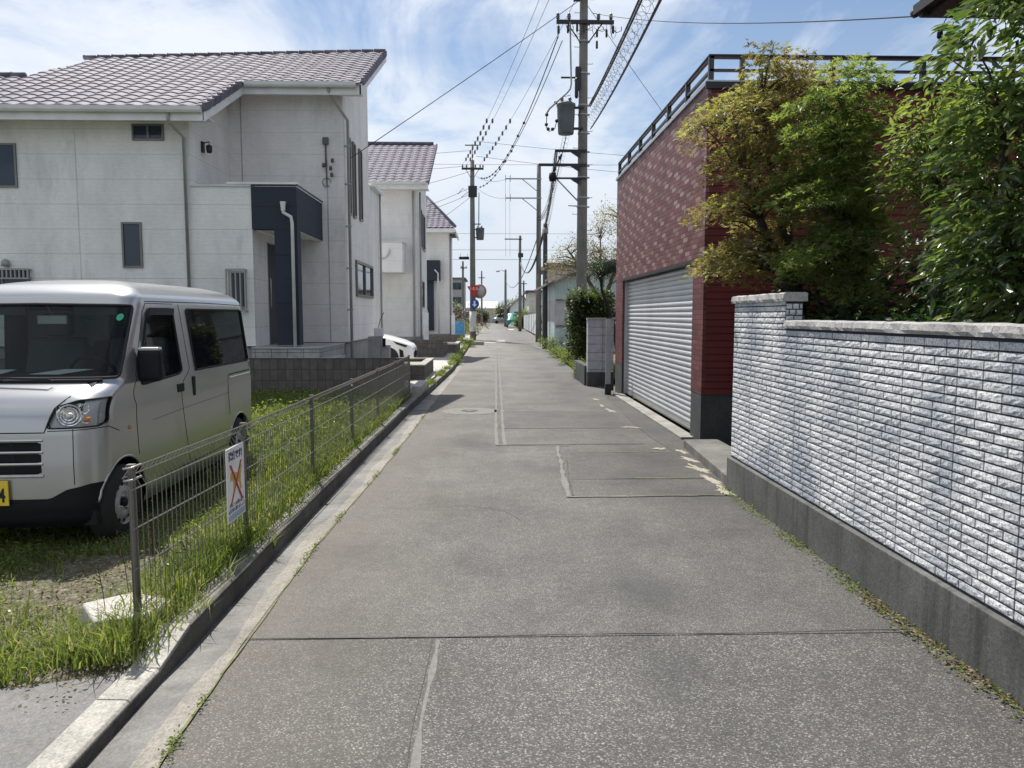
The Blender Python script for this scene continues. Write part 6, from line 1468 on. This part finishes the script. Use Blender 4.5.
# ------------------------------------------------------------------ buildings and things farther away
def far_house(name, label, x0, x1, y0, y1, h, wall, roof, style='gable', rh=1.2, wins=(), cat='house', over=.4, axis='x'):
    t = thing(name, label, cat, ((x0+x1)/2, y0, 0)); b = MB()
    if style == 'gable' and axis == 'y':   # ridge runs along y, gable faces the camera
        xm = (x0+x1)/2; b.prism([(x0,0),(x1,0),(x1,h),(xm,h+rh),(x0,h)], 'y', y0, y1); loc(b.build('wall', M[wall], t), t)
        b = MB(); s = rh/(xm-x0)
        b.prism([(x0-over,h-over*s+.02),(xm,h+rh+.02),(xm,h+rh+.16),(x0-over,h-over*s+.16)], 'y', y0-over, y1+over); b.prism([(x1+over,h-over*s+.02),(xm,h+rh+.02),(xm,h+rh+.16),(x1+over,h-over*s+.16)], 'y', y0-over, y1+over)
    elif style == 'gable':
        ym = (y0+y1)/2; b.prism([(y0,0),(y1,0),(y1,h),(ym,h+rh),(y0,h)], 'x', x0, x1); loc(b.build('wall', M[wall], t), t)
        b = MB(); s = rh/(ym-y0); b.prism([(y0-over,h-over*s+.02),(ym,h+rh+.02),(ym,h+rh+.16),(y0-over,h-over*s+.16)], 'x', x0-over, x1+over); b.prism([(y1+over,h-over*s+.02),(ym,h+rh+.02),(ym,h+rh+.16),(y1+over,h-over*s+.16)], 'x', x0-over, x1+over)
    else:
        b.box((x0,y0,0),(x1,y1,h)); loc(b.build('wall', M[wall], t), t); b = MB(); b.box((x0-over,y0-over,h+.003),(x1+over,y1+over,h+.22))
    loc(b.build('roof', M[roof], t), t)
    for (a, c, z0, z1) in wins: win_box(a, c, y0, z0, z1, t, fw=.06, mull=2)
    return t
SH = thing('shed', 'pale teal corrugated shed with grey windows and a brown eave, right of the road', 'shed', (4, 33, 0))
b = MB(); n = 60; pr = []
x = 2.75
while x < 8.8: pr += [(x, 0), (x+.05, -.02), (x+.10, 0)]; x += .13
for k, (m_, z0, z1) in enumerate((('teal_panel',0,1.15),('grey_panel',1.15,2.25),('teal_panel',2.25,3.0))):
    b = MB(); vs = [(x, 33+d, z0+.001) for x, d in pr]+[(x, 33+d, z1) for x, d in pr]; n = len(pr); b.add(vs, [(i, i+1, n+i+1, n+i) for i in range(n-1)]); b.box((2.75,33.001,z0+.001),(2.80,41,z1)); loc(b.build('corrugated_panel', M[m_], SH), SH)
b = MB(); b.prism([(2.75,3.0),(8.85,3.0),(5.5,3.95),(4.6,3.75)], 'y', 33.0, 33.1); loc(b.build('gable', M['teal_panel'], SH), SH)
b = MB(); b.prism([(2.82,0),(8.8,0),(8.8,2.99),(2.82,2.99)], 'y', 40.9, 41); loc(b.build('rear_wall', M['teal_panel'], SH), SH)
b = MB(); b.prism([(2.35,2.86),(5.2,3.86),(5.2,3.96),(2.35,2.96)], 'y', 32.6, 41.3); b.prism([(5.2,3.86),(9.2,2.9),(9.2,3.0),(5.2,3.96)], 'y', 32.6, 41.3); loc(b.build('roof', M['brown_roof'], SH), SH)
for x0 in (3.35, 3.95): win_box(x0, x0+.5, 32.98, 1.15, 2.1, SH, 'window_frame_pale', fw=.05)
b = MB(); b.box((2.8,32.93,1.08),(8.7,32.97,1.16)); b.box((2.8,32.93,2.22),(8.7,32.97,2.28)); loc(b.build('rail', M['brown_roof'], SH), SH)
far_house('warehouse', 'pinkish-brown flat-roofed building behind the teal shed', 3.55, 14, 44, 52, 4.35, 'pink_wall', 'brown_roof', 'flat', cat='building')
far_house('house', 'low cream house with a black flat eave, right side near the end of the road', 4.4, 12, 88, 96, 4.2, 'cream_wall', 'dark_roof', 'flat', wins=((7,9.5,1,2.4),))
far_house('house', 'dark-roofed house right of the road in front of the cream one', 7.0, 15, 70, 78, 2.9, 'grey_wall', 'dark_roof', 'gable', 1.6, wins=((7.6,9.2,.9,2),))
far_house('house', 'small white gabled house at the far end of the road, right of centre', 3.0, 6.5, 118, 124, 2.9, 'white_panel', 'dark_roof', 'gable', 1.6, ((3.6,5,.9,2.1),), axis='y')
far_house('house', 'low white house with pale roof behind the pole at the end of the road', -7, 1.0, 150, 158, 2.9, 'white_panel', 'grey_panel', 'gable', 1.3, ((-5,-3,1,2.2),(-2.4,-.8,1,2.2)))
far_house('apartment_block', 'grey three-storey block far away left of the signed pole', -14, -4.6, 128, 140, 7.6, 'grey_wall', 'brown_roof', 'flat', wins=tuple((x, x+1.5, z, z+1.2) for x in (-13,-10.5,-8,-6.4) for z in (1,3.4,5.8)), cat='building')
far_house('house', 'dark brown low building at the far end of the road, right', 8, 18, 130, 140, 4.4, 'brown_roof', 'dark_roof', 'gable', 1.5, ((9,11,1,2.5),))
far_house('house', 'tan house with terracotta roof peeking left of the row of pale houses', -22, -14, 60, 70, 5.4, 'cream_wall', 'terracotta', 'gable', 1.8, ((-20,-18,1,2.3),))
far_house('shop', 'yellow-trimmed low shop at the end of the road', .6, 3.4, 146, 150, 2.2, 'white_panel', 'plate_yellow', 'flat', cat='shop')
t = thing('panel_fence', 'pale metal panel fence along the right side beyond the teal shed', 'fence', (3.4, 54, 0))
for i in range(9):
    b = MB(); y = 54+i*3.9; x = 3.42+i*.035; h = 1.72-.02*i; b.add([(x,y,.1),(x+.035,y+3.8,.1),(x+.035,y+3.8,h),(x,y,h),(x+.06,y,.1),(x+.095,y+3.8,.1),(x+.095,y+3.8,h),(x+.06,y,h)], [(0,1,2,3),(7,6,5,4),(3,2,6,7),(0,3,7,4),(1,5,6,2)]); loc(b.build('panel', M['white_panel'], t), t)
    b = MB(); b.box((x-.04,y-.07,0),(x+.04,y,1.85)); loc(b.build('post', M['galv'], t), t)
t = thing('panel_fence', 'bright blue sheeting fence at the foot of the bushes left of the signed pole', 'fence', (-2.4, 52, 0))
b = MB(); b.box((-4.2,52,.1),(-1.75,52.06,1.15)); loc(b.build('panel', M['blue_sheet'], t), t)
for x in (-4.2,-3.0,-1.8): b = MB(); b.box((x-.03,51.95,0),(x+.03,52.0,1.2)); loc(b.build('post', M['galv'], t), t)
t = thing('fence_rail', 'dark thin metal gate beside the slim pole', 'gate', (2.75, 42, 0)); b = MB()
for i in range(9): b.box((2.72+.12*i,42,0),(2.75+.12*i,42.03,2.1))
b.box((2.7,41.99,2.05),(3.75,42.04,2.1)); loc(b.build('bars', M['dark_metal'], t), t)
small_car('parked_car', 'green boxy car parked at the right edge near the end of the road', 2.75, 97, 0, PI/2, M['car_green'], 'box')
small_car('parked_car', 'white car past the end of the pale panel fence, beside the green car', 4.2, 103, 0, PI/2*1.02, M['white_paint'], 'hatch')
small_car('parked_car', 'dark car crossing at the far end of the road, left of centre', -4.8, 142, 0, 0, M['car_dark'], 'hatch')
small_car('parked_car', 'silver car standing at the far end of the road', 0.3, 143, 0, 0, M['car_silver'], 'box')
small_car('parked_car', 'black van near the end of the road by the cream house', 5.4, 80, 0, PI/2, M['car_dark'], 'box')
FT = [(-9,100,3.2),(-6.5,120,3.6),(-12,80,4.2),(2.6,135,3.8),(5.2,140,4.6),(.6,165,4.0),(-3,170,3.6),(8.5,150,4.4),(12,120,5),(3.9,88,1.6),(-17,110,5),(16,90,5),(-1.6,128,2.4),(1.4,152,3.0)]
fl = ['olive tree far left behind the pale houses','tree in front of the grey block','bushy tree left beyond the third house','tree right of the road end','tall round tree at the road end, right','tree on the horizon at the centre','tree on the horizon left of centre','wide tree behind the white gabled house','tall tree far right behind the shed','bright shrub by the green car','tree at far left beside the terracotta house','tree at far right behind the garage','low tree behind the traffic mirror','small tree beside the yellow-trimmed shop']
for (x, y, h), lab in zip(FT, fl):
    tree('tree', lab, 'tree', (x, y), [[(x,y,0),(x+.1,y,h*.4),(x,y,h*.8)]], [(x,y,h*.68,h*.42,h*.4,h*.34,1),(x+h*.25,y,h*.5,h*.3,h*.3,h*.25,.6),(x-h*.25,y,h*.55,h*.28,h*.3,h*.25,.6)], 90, 2600, .28 if y > 70 else .2, 'leaf_far' if h > 2 else 'leaf_bright', .4, .8, 'diamond', .6, 'bark', (.12,.04), twigs=.3)

# dark-eaved house top right
H4 = thing('house', 'house at the right edge whose dark eave shows above the glossy evergreen', 'house', (8, 4, 0))
b = MB(); b.box((5.45,-4,0),(12,7.3,4.95)); loc(b.build('wall', M['cream_wall'], H4), H4)
b = MB(); b.prism([(4.62,4.86),(12.5,4.86),(12.5,5.04),(8.5,6.6),(4.62,5.04)], 'y', -4.5, 8.2); loc(b.build('roof', M['eave_dark'], H4), H4)
b = MB(); b.box((4.82,-4.4,4.82),(12,8.05,4.857)); loc(b.build('soffit', M['soffit'], H4), H4)
b = MB(); b.box((4.50,-4.6,4.90),(4.61,8.3,5.0)); b.tube([(4.55,8.3,4.94),(4.55,8.36,4.94)], .05, 8); b.box((4.55,8.2,4.86),(12.5,8.26,5.05)); loc(b.build('fascia', M['eave_dark'], H4), H4)
b = MB()
for x in (4.66,4.76,4.87):
    b.tube([(x+.05,8.0,4.80),(x+.03,8.05,4.72),(x,8.05,4.68)], .006, 4); b.lathe([(.01,.04),(.028,.02),(.03,-.03),(.01,-.05)], (x,8.05,4.62), n=8)
loc(b.build('cable_intake', M['black_plastic'], H4), H4)
H4.location.z -= .12
SC.render.film_transparent = False
